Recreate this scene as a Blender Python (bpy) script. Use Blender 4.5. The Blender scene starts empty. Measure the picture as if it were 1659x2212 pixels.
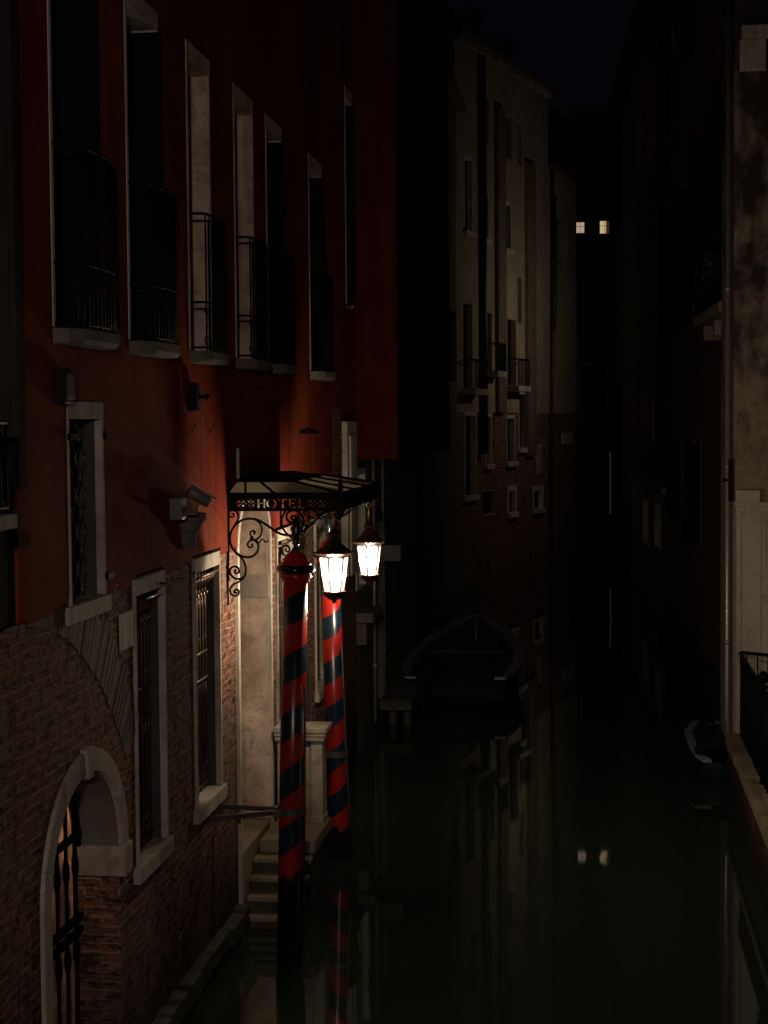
import bpy, bmesh, math, random
from mathutils import Vector, Matrix
from mathutils.geometry import tessellate_polygon
random.seed(7)
sc = bpy.context.scene
PI = math.pi

# ------------------------------------------------------------------ camera
F = 3700.0; W_, H_ = 1659.0, 2212.0; CAM = Vector((0, 0, 5.05)); ROLL = 0.008
_a, _b = 1286 - W_/2, H_/2 - 906
a0 = _a*math.cos(ROLL) + _b*math.sin(ROLL); b0 = _b*math.cos(ROLL) - _a*math.sin(ROLL)
pitch = math.atan(b0/F)                                   # camera looks down by this
yaw = math.atan2(a0, F*math.cos(pitch) + b0*math.sin(pitch))
FW = Vector((-math.sin(yaw)*math.cos(pitch), math.cos(yaw)*math.cos(pitch), -math.sin(pitch)))
R0 = Vector((math.cos(yaw), math.sin(yaw), 0)); U0 = R0.cross(FW)
RT = R0*math.cos(ROLL) - U0*math.sin(ROLL); UP = U0*math.cos(ROLL) + R0*math.sin(ROLL)
cd = bpy.data.cameras.new('camera'); cam = bpy.data.objects.new('camera', cd); sc.collection.objects.link(cam)
cd.sensor_fit = 'VERTICAL'; cd.sensor_height = 24; cd.lens = 24*F/H_; cd.clip_end = 2000; cd.clip_start = 0.05
m3 = Matrix((RT, UP, -FW)).transposed(); cam.matrix_world = Matrix.Translation(CAM) @ m3.to_4x4()
sc.camera = cam

def ray(u, v): return (FW*F + RT*(u - W_/2) + UP*(H_/2 - v)).normalized()
def onX(u, v, X): d = ray(u, v); return CAM + d*((X - CAM.x)/d.x)
def onY(u, v, Y): d = ray(u, v); return CAM + d*((Y - CAM.y)/d.y)
def onZ(u, v, Z): d = ray(u, v); return CAM + d*((Z - CAM.z)/d.z)

# ------------------------------------------------------------------ world and lights
w = bpy.data.worlds.new('World'); sc.world = w; w.use_nodes = True
nt = w.node_tree; bg = nt.nodes['Background']
bg.inputs[0].default_value = (0.32, 0.30, 0.62, 1); bg.inputs[1].default_value = 0.0036
def lamp(kind, name, loc, power, col, **kw):
    l = bpy.data.lights.new(name, kind); l.energy = power; l.color = col
    for k, v in kw.items(): setattr(l, k, v)
    o = bpy.data.objects.new(name, l); o.location = loc; sc.collection.objects.link(o); return o
# the street lamp at the foot of the bridge the photographer stands on
o = lamp('SPOT', 'bridge_street_lamp_light', (-0.1, -2.0, 6.2), 1050, (1, .80, .68), spot_size=math.radians(54), spot_blend=1.0, shadow_soft_size=.16)
o.rotation_euler = (Vector((-3.3, 15, 4.0)) - o.location).to_track_quat('-Z', 'Y').to_euler()
# the lamp on the right-hand quay, behind the railing
lamp('POINT', 'quay_street_lamp_light', (3.5, 18.2, 2.5), 32, (1, .77, .52), shadow_soft_size=.22)
# added spot without a fitting, brightening the ochre facade from across the water
o = lamp('SPOT', 'far_facade_fill_light', (1.0, 56.0, 8.0), 105, (1, .82, .62), spot_size=math.radians(172), spot_blend=.35, shadow_soft_size=.15)
o.rotation_euler = Vector((-1, .12, .03)).to_track_quat('-Z', 'Y').to_euler()
# added weak fill sun from behind the camera, lifting the walls that face it
o = lamp('SUN', 'fill_sun', (0, 0, 30), 0.010, (.8, .85, 1), angle=math.radians(6))
o.rotation_euler = (Vector((-.35, 1, -.75))).to_track_quat('-Z', 'Y').to_euler()
sc.view_settings.view_transform = 'Standard'; sc.view_settings.look = 'None'
sc.view_settings.exposure = 0; sc.view_settings.gamma = 1

# ------------------------------------------------------------------ materials
class NT:
    def __init__(s, name):
        s.m = bpy.data.materials.new(name); s.m.use_nodes = True; s.t = s.m.node_tree
        s.b = s.t.nodes['Principled BSDF']; s.out = s.t.nodes['Material Output']
        s.tc = s.t.nodes.new('ShaderNodeTexCoord')
    def n(s, typ, ins=None, **props):
        x = s.t.nodes.new(typ)
        for k, v in props.items(): setattr(x, k, v)
        for k, v in (ins or {}).items():
            i = x.inputs[k]
            if isinstance(v, bpy.types.NodeSocket): s.t.links.new(v, i)
            else: i.default_value = v
        return x
    def link(s, a, b): s.t.links.new(a, b)
    def noise(s, scale, detail=4, rough=.6, stretch=None, off=(0, 0, 0), co=None):
        mp = s.n('ShaderNodeMapping', {'Vector': co or s.tc.outputs['Object'], 'Scale': stretch or (1, 1, 1), 'Location': off})
        return s.n('ShaderNodeTexNoise', {'Vector': mp.outputs[0], 'Scale': scale, 'Detail': detail, 'Roughness': rough}).outputs['Fac']
    def ramp(s, fac, p0, p1, c0=0.0, c1=1.0):
        r = s.n('ShaderNodeMapRange', {'Value': fac, 'From Min': p0, 'From Max': p1, 'To Min': c0, 'To Max': c1}); return r.outputs[0]
    def mix(s, f, a, b, blend='MIX'):
        x = s.n('ShaderNodeMix', data_type='RGBA', blend_type=blend)
        for i, v in ((0, f), (6, a), (7, b)):
            if isinstance(v, bpy.types.NodeSocket): s.link(v, x.inputs[i])
            else: x.inputs[i].default_value = (v if i == 0 else (*v, 1))
        return x.outputs[2]
    def math(s, op, a, b=0.0, c=None):
        x = s.n('ShaderNodeMath', operation=op)
        for i, v in enumerate((a, b) + ((c,) if c is not None else ())):
            if isinstance(v, bpy.types.NodeSocket): s.link(v, x.inputs[i])
            else: x.inputs[i].default_value = v
        return x.outputs[0]
    def bump(s, h, strength=.5, dist=.01, prev=None):
        x = s.n('ShaderNodeBump', {'Height': h, 'Strength': strength, 'Distance': dist})
        if prev: s.link(prev, x.inputs['Normal'])
        s.link(x.outputs[0], s.b.inputs['Normal']); return x.outputs[0]
    def set(s, col=None, rough=None, metal=None, **kw):
        for k, v in (('Base Color', col), ('Roughness', rough), ('Metallic', metal)):
            if v is None: continue
            if isinstance(v, bpy.types.NodeSocket): s.link(v, s.b.inputs[k])
            else: s.b.inputs[k].default_value = (*v, 1) if isinstance(v, tuple) else v
        return s

def m_stucco(name, c, c2, dark, streak=.6, stainscale=.55):
    t = NT(name); t.b.inputs['Specular IOR Level'].default_value = .04
    big = t.noise(stainscale, 6, .62); mid = t.noise(2.6, 6, .65, off=(4, 1, 7)); fine = t.noise(38, 4, .6)
    st = t.noise(1.6, 5, .6, stretch=(3.2, 3.2, .28), off=(2, 5, 0))
    col = t.mix(t.ramp(big, .38, .66), c, c2)
    col = t.mix(t.ramp(st, .48, .74, 0, streak), col, dark)
    col = t.mix(t.ramp(mid, .52, .72, 0, .45), col, tuple(min(1, x*1.5) for x in c)); pt = t.noise(1.3, 8, .72, off=(9, 3, 5)); col = t.mix(t.ramp(pt, .57, .63, 0, .5), col, tuple(x*.55 for x in c))
    col = t.mix(t.ramp(fine, .3, .7, 0, .22), col, dark)
    t.set(col, .93); n1 = t.bump(mid, .35, .03); t.bump(fine, .25, .004, n1)
    return t.m
def m_brick(name, c1=(.25, .078, .036), c2=(.15, .055, .036), mortar=(.30, .25, .19), bw=.26, bh=.070, moss=True, plaster=.5):
    t = NT(name); t.b.inputs['Specular IOR Level'].default_value = .08; uv = t.tc.outputs['UV']
    dn = t.n('ShaderNodeTexNoise', {'Vector': uv, 'Scale': 3.0, 'Detail': 3})
    off = t.n('ShaderNodeVectorMath', {0: dn.outputs['Color'], 1: (-.5, -.5, -.5)}, operation='ADD')
    off = t.n('ShaderNodeVectorMath', {0: off.outputs[0], 'Scale': .06}, operation='SCALE')
    co = t.n('ShaderNodeVectorMath', {0: uv, 1: off.outputs[0]}, operation='ADD').outputs[0]
    dn2 = t.n('ShaderNodeTexNoise', {'Vector': uv, 'Scale': 22.0, 'Detail': 3})
    off = t.n('ShaderNodeVectorMath', {0: dn2.outputs['Color'], 1: (-.5, -.5, -.5)}, operation='ADD')
    off = t.n('ShaderNodeVectorMath', {0: off.outputs[0], 'Scale': .022}, operation='SCALE')
    co = t.n('ShaderNodeVectorMath', {0: co, 1: off.outputs[0]}, operation='ADD').outputs[0]
    br = t.n('ShaderNodeTexBrick', {'Vector': co, 'Scale': 1.0, 'Mortar Size': .010, 'Mortar Smooth': .25, 'Bias': 0.0, 'Brick Width': bw, 'Row Height': bh,
             'Color1': (*c1, 1), 'Color2': (*c2, 1), 'Mortar': (*mortar, 1)})
    br.offset = .5
    fine = t.noise(45, 5, .7); mid = t.noise(6, 6, .7, off=(1, 2, 3)); big = t.noise(.9, 6, .65, off=(7, 2, 1))
    col = t.mix(t.ramp(mid, .42, .62, 0, .75), br.outputs['Color'], (.10, .062, .055))
    vn = t.noise(7, 3, .6, stretch=(1, 1, 3.4), off=(9, 9, 2)); col = t.mix(t.ramp(vn, .56, .70, 0, .6), col, (.42, .15, .05))
    vd = t.noise(6, 4, .7, stretch=(1, 1, 2.8), off=(3, 9, 6)); col = t.mix(t.ramp(vd, .54, .62, 0, .9), col, (.028, .018, .017))
    col = t.mix(t.ramp(fine, .45, .8, 0, .5), col, (.36, .24, .17))
    patch = t.ramp(big, .52, .60, 0, plaster); col = t.mix(patch, col, t.mix(mid, (.30, .21, .17), (.13, .10, .09)))
    crk = t.noise(1.1, 4, .7, stretch=(3.0, 3.0, .35), off=(5, 5, 5)); col = t.mix(t.ramp(crk, .60, .66, 0, .8), col, (.03, .022, .018))
    if moss:
        z = t.n('ShaderNodeSeparateXYZ', {0: uv}).outputs[1]
        zz = t.math('ADD', z, t.math('MULTIPLY', big, 1.6))
        alg = t.ramp(zz, 2.3, 1.1, 0, .9)
        col = t.mix(alg, col, (.018, .02, .012))
        g = t.math('MULTIPLY', alg, t.ramp(mid, .55, .7, 0, .5)); col = t.mix(g, col, (.035, .05, .02))
    t.set(col, .92)
    h = t.math('SUBTRACT', 1.0, br.outputs['Fac'])
    h = t.math('MULTIPLY', h, t.ramp(big, .66, .45, .25, 1)); h = t.math('SUBTRACT', h, t.ramp(vd, .54, .62, 0, 1.2))
    n1 = t.bump(h, 1.0, .02); n2 = t.bump(mid, .8, .035, n1); t.bump(fine, .6, .008, n2)
    return t.m
def m_stone(name, c=(.42, .37, .31), c2=(.25, .20, .16), dark=(.08, .065, .05), rough=.8, bump=.5, scale=1.0, crack=True):
    t = NT(name); t.b.inputs['Specular IOR Level'].default_value = .15
    big = t.noise(1.3*scale, 7, .65); mid = t.noise(7*scale, 6, .65, off=(3, 3, 3)); fine = t.noise(70, 4, .6)
    col = t.mix(t.ramp(big, .40, .64), c, c2)
    col = t.mix(t.ramp(mid, .55, .78, 0, .7), col, dark)
    st = t.noise(3.0, 4, .5, stretch=(3, 3, .25)); col = t.mix(t.ramp(st, .55, .75, 0, .5), col, dark)
    if crack:
        vo = t.n('ShaderNodeTexVoronoi', {'Vector': t.n('ShaderNodeVectorMath', {0: t.tc.outputs['Object'], 1: t.n('ShaderNodeTexNoise', {'Vector': t.tc.outputs['Object'], 'Scale': 4.0}).outputs['Color']}, operation='ADD').outputs[0], 'Scale': .9}, feature='DISTANCE_TO_EDGE')
        ck = t.math('MULTIPLY', t.ramp(vo.outputs[0], .008, .0, 0, .6), t.ramp(t.noise(1.7, 2, .5, off=(8, 8, 8)), .52, .6, 0, 1)); col = t.mix(ck, col, (.03, .025, .02))
    t.set(col, rough); n1 = t.bump(mid, bump, .025); t.bump(fine, bump*.6, .005, n1)
    return t.m
def m_plain(name, c, rough=.6, metal=0.0, var=.5, scale=9, bump=.15, spec=.5):
    t = NT(name); t.b.inputs['Specular IOR Level'].default_value = spec; a = t.noise(scale, 5, .6); b = t.noise(scale*6, 3, .6, off=(1, 1, 1))
    col = t.mix(t.ramp(a, .35, .7, 0, var), c, tuple(x*.35 for x in c)); t.set(col, rough, metal)
    t.link(t.ramp(b, .3, .7, max(.05, rough-.12), min(1, rough+.12)), t.b.inputs['Roughness'])
    if bump: t.bump(b, bump, .003)
    return t.m
def m_blotch():
    t = NT('blotchy_beige_stucco'); t.b.inputs['Specular IOR Level'].default_value = .05; a = t.noise(1.5, 4, .6, stretch=(1.6, 1.6, .8)); b = t.noise(7, 6, .7, off=(2, 2, 2)); c = t.noise(40, 4, .6)
    z = t.n('ShaderNodeSeparateXYZ', {0: t.tc.outputs['Object']}).outputs[2]
    col = t.mix(t.ramp(b, .4, .65), (.34, .27, .21), (.24, .18, .14)); col = t.mix(t.ramp(c, .4, .8, 0, .4), col, (.10, .08, .06))
    g = t.math('ADD', a, t.ramp(z, 3.6, 11.0, -.02, .16)); k = t.math('MULTIPLY', t.ramp(g, .47, .64, 0, .9), t.ramp(z, 4.4, 4.7, 0, 1))
    col = t.mix(k, col, (.025, .022, .022)); t.set(col, .95); n = t.bump(b, .7, .04); t.bump(c, .4, .006, n); return t.m
M = {}
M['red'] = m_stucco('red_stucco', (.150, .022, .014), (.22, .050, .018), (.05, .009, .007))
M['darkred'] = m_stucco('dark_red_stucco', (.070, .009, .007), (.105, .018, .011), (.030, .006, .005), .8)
M['ochre'] = m_stucco('greyish_ochre_stucco', (.36, .30, .22), (.27, .22, .16), (.10, .075, .05), .5)
M['brownst'] = m_stucco('brown_stucco', (.26, .13, .09), (.20, .11, .08), (.09, .055, .04), .5)
M['flue'] = m_stucco('grey_brown_flue', (.17, .13, .10), (.13, .10, .08), (.06, .05, .04), .5)
M['greyst'] = m_stucco('grey_stucco', (.16, .15, .13), (.11, .105, .09), (.05, .05, .045), .5)
M['greenst'] = m_stucco('grey_green_stucco', (.13, .15, .09), (.10, .11, .08), (.05, .05, .04), .5)
M['unlitst'] = m_stucco('unlit_dark_stucco', (.035, .03, .03), (.025, .022, .02), (.012, .01, .01), .5)  # near black tone: the shade of unlit walls is put into the colour
M['beige'] = m_blotch()
M['brick'] = m_brick('old_brick')
M['brick_dry'] = m_brick('far_brick', moss=False, plaster=.3, c1=(.26, .10, .07), c2=(.16, .075, .055))
M['vous2'] = m_plain('arch_brick_dark', (.075, .042, .036), .92, 0, .8, 6, .6)
M['vous'] = m_plain('arch_brick', (.17, .085, .06), .92, 0, .8, 6, .6)
M['stone'] = m_stone('weathered_istrian_stone')
M['pale'] = m_stone('pale_stone', (.50, .46, .40), (.36, .32, .27), (.14, .12, .10), bump=.35, crack=False)
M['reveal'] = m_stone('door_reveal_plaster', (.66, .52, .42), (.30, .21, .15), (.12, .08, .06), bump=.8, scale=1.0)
M['shaderev'] = m_stone('shaded_reveal_plaster', (.055, .052, .055), (.04, .038, .038), (.025, .022, .02), bump=.2, crack=False)  # lower reveals the lamp misses: their shade is put into a darker colour
M['greystone'] = m_stone('dirty_grey_stone', (.15, .135, .115), (.10, .09, .075), (.05, .045, .04), crack=False)
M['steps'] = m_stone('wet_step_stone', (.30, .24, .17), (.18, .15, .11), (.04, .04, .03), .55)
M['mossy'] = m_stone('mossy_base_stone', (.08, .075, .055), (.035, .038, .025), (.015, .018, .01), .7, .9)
M['iron'] = m_plain('black_iron', (.004, .004, .004), .6, .0, .3, 12, .2, .08)
M['rust'] = m_plain('rusty_iron', (.22, .155, .12), .38, .8, .7, 20, .3)
M['shutter'] = m_plain('dark_green_shutter', (.003, .004, .005), .8, 0, .4, 5, .1, .12)
M['void'] = m_plain('dark_interior', (.004, .004, .004), .9, 0, .2, 5, 0, .1)
M['glassdark'] = m_plain('dark_window_glass', (.008, .009, .010), .15, 0, .2, 5, 0)
M['greypaint'] = m_plain('grey_painted_metal', (.12, .11, .10), .45, .0, .3, 10, .05)
M['steel'] = m_plain('galvanised_steel', (.10, .085, .075), .45, .5, .4, 14, .1)
M['brass'] = m_plain('brass', (.55, .36, .12), .3, .9, .3, 14, .05)
M['navy'] = m_plain('black_gloss_paint', (.006, .009, .014), .18, 0, .2, 8, .03)
M['redgloss'] = m_plain('red_gloss_paint', (.34, .014, .008), .25, 0, .25, 8, .05)
M['copper'] = m_plain('lantern_dark_copper', (.05, .022, .016), .42, .7, .5, 16, .1)
M['boatwhite'] = m_plain('faded_boat_paint', (.26, .26, .30), .5, 0, .5, 5, .05)
M['boatin'] = m_plain('boat_inside', (.05, .025, .018), .8, 0, .4, 5, .1)
M['tarp'] = m_plain('dark_blue_tarpaulin', (.010, .013, .028), .5, 0, .4, 4, .3)
M['hullpaint'] = m_plain('black_hull_paint', (.012, .012, .015), .4, 0, .3, 6, .05)
M['wood'] = m_plain('weathered_wood', (.07, .065, .042), .85, 0, .7, 6, .4)
M['rubber'] = m_plain('black_rubber', (.007, .007, .008), .6, 0, .2, 10, 0, .12)
M['palegreen'] = m_plain('pale_green_paint', (.42, .50, .38), .6, 0, .35, 5, .1)
M['pipe'] = m_plain('grey_pipe', (.36, .34, .33), .35, .5, .3, 5, .03)
M['darkpipe'] = m_plain('dark_pipe', (.02, .02, .02), .6, .1, .3, 5, .03)
M['roof'] = m_plain('roof_tiles', (.10, .06, .045), .9, 0, .5, 8, .4)
M['terracotta'] = m_plain('terracotta', (.20, .09, .05), .8, 0, .4, 8, .2)
M['leaf'] = m_plain('leaf_green', (.05, .09, .045), .6, 0, .6, 6, 0)
M['flower'] = m_plain('red_flower', (.35, .03, .03), .6, 0, .2, 6, 0)
M['plate'] = m_plain('white_plate', (.40, .40, .38), .5, 0, .2, 6, 0)

def m_pole(name, bare):
    t = NT(name)
    s = t.n('ShaderNodeSeparateXYZ', {0: t.tc.outputs['Object']})
    ang = t.math('ARCTAN2', s.outputs[1], s.outputs[0])
    k = t.math('SUBTRACT', t.math('MULTIPLY', s.outputs[2], 1/.52), t.math('MULTIPLY', ang, 1/(2*PI)))
    k = t.math('ADD', k, .20)
    wob = t.noise(9, 3, .5); k = t.math('ADD', k, t.math('MULTIPLY', t.math('SUBTRACT', wob, .5), .012))
    fr = t.math('FRACT', t.math('ADD', k, 20.0)); st = t.math('GREATER_THAN', fr, .5)
    wear = t.noise(7, 6, .7, stretch=(1, 1, .3)); red = t.mix(t.ramp(wear, .4, .7, 0, .5), (.30, .012, .008), (.13, .007, .006))
    navy = t.mix(t.ramp(wear, .4, .7, 0, .5), (.006, .019, .034), (.004, .009, .017))
    col = t.mix(st, red, navy)
    # bare, rotten wood near the water, with a ragged edge
    zz = t.math('ADD', s.outputs[2], t.math('MULTIPLY', t.noise(10, 4, .6, stretch=(1, 1, .15)), .5))
    low = t.ramp(zz, bare+.04, bare, 0, 1); col = t.mix(low, col, (.006, .006, .005))
    t.set(col, t.ramp(low, 0, 1, .27, .85)); t.link(t.ramp(low, 0, 1, .5, .05), t.b.inputs['Specular IOR Level']); t.bump(wear, .25, .004); return t.m
M['pole'] = m_pole('striped_mooring_paint', 1.06); M['pole_rear'] = m_pole('striped_mooring_paint_rear', .62)
def m_water():
    t = NT('dark_canal_water'); t.set((.024, .033, .022), .028); t.b.inputs['IOR'].default_value = 1.33
    t.b.inputs['Specular IOR Level'].default_value = .5
    a = t.noise(.9, 3, .5, stretch=(1.0, .35, 1)); b = t.noise(4.5, 2, .5, stretch=(1.0, .5, 1))
    n = t.bump(a, .05, .05); t.bump(b, .03, .01, n); return t.m
M['water'] = m_water()
def m_emit(name, col, s, transp=0.0):
    t = NT(name); e = t.n('ShaderNodeEmission', {'Color': (*col, 1), 'Strength': s})
    if transp:
        tr = t.n('ShaderNodeBsdfTransparent'); mx = t.n('ShaderNodeMixShader', {0: transp, 1: e.outputs[0], 2: tr.outputs[0]}); t.link(mx.outputs[0], t.out.inputs[0])
    else: t.link(e.outputs[0], t.out.inputs[0])
    return t.m
M['lampglass'] = m_emit('lit_frosted_glass', (1, .90, .72), 3.4, .6)
M['lit1'] = m_emit('lit_window_pink', (1, .72, .52), .42)
M['lit2'] = m_emit('lit_window_yellow', (1, .74, .40), .55)
M['lit3'] = m_emit('lit_window_faint_green', (.35, .6, .12), .020)
M['lit4'] = m_emit('lit_window_faint_amber', (1, .5, .15), .035)
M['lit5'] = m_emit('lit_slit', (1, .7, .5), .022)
M['lit6'] = m_emit('lit_slit_blue', (.5, .8, .9), .035)
def m_frost():
    t = NT('frosted_canopy_glass'); a = t.noise(6, 5, .6)
    t.set(t.mix(a, (.20, .185, .145), (.11, .10, .08)), .35)
    tl = t.n('ShaderNodeBsdfTranslucent', {'Color': (.09, .078, .055, 1)})
    mx = t.n('ShaderNodeMixShader', {0: .55, 1: t.b.outputs[0], 2: tl.outputs[0]}); t.link(mx.outputs[0], t.out.inputs[0]); return t.m
M['frost'] = m_frost()
def m_mesh():
    t = NT('fine_metal_lattice'); uv = t.tc.outputs['UV']
    wv = t.n('ShaderNodeTexWave', {'Vector': uv, 'Scale': 26.0, 'Distortion': .4}, bands_direction='DIAGONAL')
    wv2 = t.n('ShaderNodeTexWave', {'Vector': t.n('ShaderNodeMapping', {'Vector': uv, 'Scale': (-1, 1, 1)}).outputs[0], 'Scale': 26.0, 'Distortion': .4}, bands_direction='DIAGONAL')
    h = t.math('MAXIMUM', wv.outputs['Fac'], wv2.outputs['Fac']); sp = t.noise(70, 3, .7, stretch=(1, 1, 2)); lg = t.noise(3.5, 4, .7, off=(2, 2, 2))
    h = t.math('MAXIMUM', h, t.ramp(sp, .62, .42, 0, 1))
    t.set(t.mix(h, (.05, .03, .025), (.60, .42, .36)), .45)
    tl = t.n('ShaderNodeBsdfTranslucent', {'Color': (.8, .5, .38, 1)}); 
    mx = t.n('ShaderNodeMixShader', {0: t.math('MULTIPLY', t.ramp(h, .5, .98, .95, .0), t.ramp(lg, .40, .60, .15, 1)), 1: t.b.outputs[0], 2: tl.outputs[0]}); t.link(mx.outputs[0], t.out.inputs[0])
    t.bump(h, .8, .004); return t.m
M['mesh'] = m_mesh()

# ------------------------------------------------------------------ mesh helpers
def rootloc(o):
    p = Vector((0, 0, 0))
    while o is not None: p += o.location; o = o.parent
    return p
class MB:
    def __init__(s): s.v = []; s.f = []; s.sm = []; s.mi = []
    def face(s, pts, smooth=False, mi=0):
        i = len(s.v); s.v += [Vector(p) for p in pts]; s.f.append(list(range(i, i+len(pts)))); s.sm.append(smooth); s.mi.append(mi); return s
    def faces(s, pts, fl, smooth=False, mi=0):
        i = len(s.v); s.v += [Vector(p) for p in pts]
        for f in fl: s.f.append([i+k for k in f]); s.sm.append(smooth); s.mi.append(mi)
        return s
    def hexa(s, p, mi=0):      # p: 8 points, bottom loop then top loop
        return s.faces(p, [(3, 2, 1, 0), (4, 5, 6, 7), (0, 1, 5, 4), (1, 2, 6, 5), (2, 3, 7, 6), (3, 0, 4, 7)], mi=mi)
    def box(s, a, b, mi=0):
        (x0, y0, z0), (x1, y1, z1) = a, b
        return s.hexa([(x0, y0, z0), (x1, y0, z0), (x1, y1, z0), (x0, y1, z0), (x0, y0, z1), (x1, y0, z1), (x1, y1, z1), (x0, y1, z1)], mi)
    def tube(s, pts, r, n=6, closed=False, smooth=True, mi=0):
        pts = [Vector(p) for p in pts]; N = len(pts)
        if N < 2: return s
        rr = r if isinstance(r, (list, tuple)) else [r]*N
        tg = []
        for i in range(N):
            if closed: d = pts[(i+1) % N] - pts[i-1]
            else: d = pts[min(i+1, N-1)] - pts[max(i-1, 0)]
            tg.append(d.normalized() if d.length > 1e-9 else Vector((0, 0, 1)))
        up = Vector((0, 0, 1)) if abs(tg[0].z) < .9 else Vector((1, 0, 0))
        nx = tg[0].cross(up).normalized(); P = []
        for i in range(N):
            nx = (nx - tg[i]*nx.dot(tg[i])); nx = nx.normalized() if nx.length > 1e-6 else tg[i].orthogonal().normalized()
            ny = tg[i].cross(nx)
            for k in range(n):
                a = 2*PI*k/n; P.append(pts[i] + (nx*math.cos(a) + ny*math.sin(a))*rr[i])
        fl = []
        for i in range(N if closed else N-1):
            j = (i+1) % N
            for k in range(n): fl.append((i*n+k, i*n+(k+1) % n, j*n+(k+1) % n, j*n+k))
        if not closed: fl += [tuple(range(n))[::-1], tuple((N-1)*n+k for k in range(n))]
        return s.faces(P, fl, smooth, mi)
    def lathe(s, prof, c, n=24, axis=None, smooth=True, a0=0.0, mi=0):
        c = Vector(c); P = []; ax = Vector(axis).normalized() if axis else Vector((0, 0, 1))
        ex = Vector((1, 0, 0)) - ax*ax.x; ex = ex.normalized() if ex.length > .1 else Vector((0, 1, 0)); ey = ax.cross(ex)
        for r, z in prof:
            for k in range(n):
                a = a0 + 2*PI*k/n; P.append(c + ax*z + (ex*math.cos(a) + ey*math.sin(a))*max(r, .0004))
        fl = []
        for i in range(len(prof)-1):
            for k in range(n): fl.append((i*n+k, i*n+(k+1) % n, (i+1)*n+(k+1) % n, (i+1)*n+k))
        fl += [tuple(range(n))[::-1], tuple((len(prof)-1)*n+k for k in range(n))]
        return s.faces(P, fl, smooth, mi)
    def build(s, name, mat, parent=None, bevel=0, split=35):
        loc = rootloc(parent)
        me = bpy.data.meshes.new(name); me.from_pydata([p - loc for p in s.v], [], s.f)
        mats = mat if isinstance(mat, (list, tuple)) else [mat]
        for m in mats: me.materials.append(m)
        uvl = me.uv_layers.new(name='UVMap')
        for p, sm, mi in zip(me.polygons, s.sm, s.mi):
            p.use_smooth = sm; p.material_index = mi
            n = p.normal
            if abs(n.z) > .75: e1, e2 = Vector((1, 0, 0)), Vector((0, 1, 0))
            else: e1 = Vector((-n.y, n.x, 0)).normalized(); e2 = Vector((0, 0, 1))
            if abs(e1.y) > abs(e1.x): e1 = e1 if e1.y > 0 else -e1
            elif e1.x < 0: e1 = -e1
            for li in p.loop_indices:
                q = s.v[me.loops[li].vertex_index]; uvl.data[li].uv = (q.dot(e1), q.dot(e2))
        me.validate(); o = bpy.data.objects.new(name, me); sc.collection.objects.link(o)
        if parent: o.parent = parent
        if bevel:
            b = o.modifiers.new('bevel', 'BEVEL'); b.width = bevel; b.segments = 2; b.limit_method = 'ANGLE'; b.angle_limit = math.radians(40)
        return o
def tag(o, label=None, cat=None, group=None, kind=None):
    for k, v in (('label', label), ('category', cat), ('group', group), ('kind', kind)):
        if v: o[k] = v
    return o
def thing(name, loc, label, cat, group=None):
    o = bpy.data.objects.new(name, None); o.location = loc; o.empty_display_size = .1; sc.collection.objects.link(o)
    return tag(o, label, cat, group)

class Fac:
    """a facade line A->B in plan; n is its outward normal"""
    def __init__(s, A, B, side=1):
        s.A = Vector((*A, 0)); s.B = Vector((*B, 0)); s.L = (s.B-s.A).length; s.d = (s.B-s.A).normalized()
        s.n = Vector((s.d.y, -s.d.x, 0))*side; s.s0 = 0.0
    def P(s, t, z, d=0): return s.A + s.d*(t - s.s0) + s.n*d + Vector((0, 0, z))
    def U(s, u, v, d=0):
        r = ray(u, v); k = (s.A + s.n*d - CAM).dot(s.n)/r.dot(s.n); q = CAM + r*k
        return (q - s.A).dot(s.d) + s.s0, q.z
    def box(s, mb, t0, t1, z0, z1, d0, d1, mi=0):
        p = [s.P(t0, z0, d0), s.P(t1, z0, d0), s.P(t1, z0, d1), s.P(t0, z0, d1), s.P(t0, z1, d0), s.P(t1, z1, d0), s.P(t1, z1, d1), s.P(t0, z1, d1)]
        if s.n.cross(Vector((0, 0, 1))).dot(s.d) < 0: pass
        mb.hexa(p, mi)
def panel(mb, f, t0, t1, z0, z1, holes, d=0.0, mi=0, cell=None):
    ts = sorted({t0, t1, *[min(max(h[i], t0), t1) for h in holes for i in (0, 1)]}); zs = sorted({z0, z1, *[min(max(h[i], z0), z1) for h in holes for i in (2, 3)]})
    for i in range(len(ts)-1):
        for j in range(len(zs)-1):
            a, b, c, e = ts[i], ts[i+1], zs[j], zs[j+1]
            if b-a < 1e-5 or e-c < 1e-5: continue
            mt, mz = (a+b)/2, (c+e)/2
            if any(h[0] < mt < h[1] and h[2] < mz < h[3] for h in holes): continue
            mb.face([f.P(a, c, d), f.P(b, c, d), f.P(b, e, d), f.P(a, e, d)], mi=mi)
def archpts(t0, t1, zs, rise, n=20):
    c = (t0+t1)/2; r = (t1-t0)/2
    return [(c - r*math.cos(PI*k/n), zs + rise*math.sin(PI*k/n)) for k in range(n+1)]
def archband(mb, f, t0, t1, z0, zs, rise, w, d0, d1, n=20, right=True):
    inn = [(t0, z0)] + archpts(t0, t1, zs, rise, n) + [(t1, z0)]
    out = [(t0-w, z0)] + archpts(t0-w, t1+w, zs, rise+w, n) + [(t1+w, z0)]
    for i in range(len(inn)-1-(0 if right else 1)):
        a, b, c, e = inn[i], inn[i+1], out[i+1], out[i]
        mb.hexa([f.P(*a, d0), f.P(*b, d0), f.P(*c, d0), f.P(*e, d0), f.P(*a, d1), f.P(*b, d1), f.P(*c, d1), f.P(*e, d1)])
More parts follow.
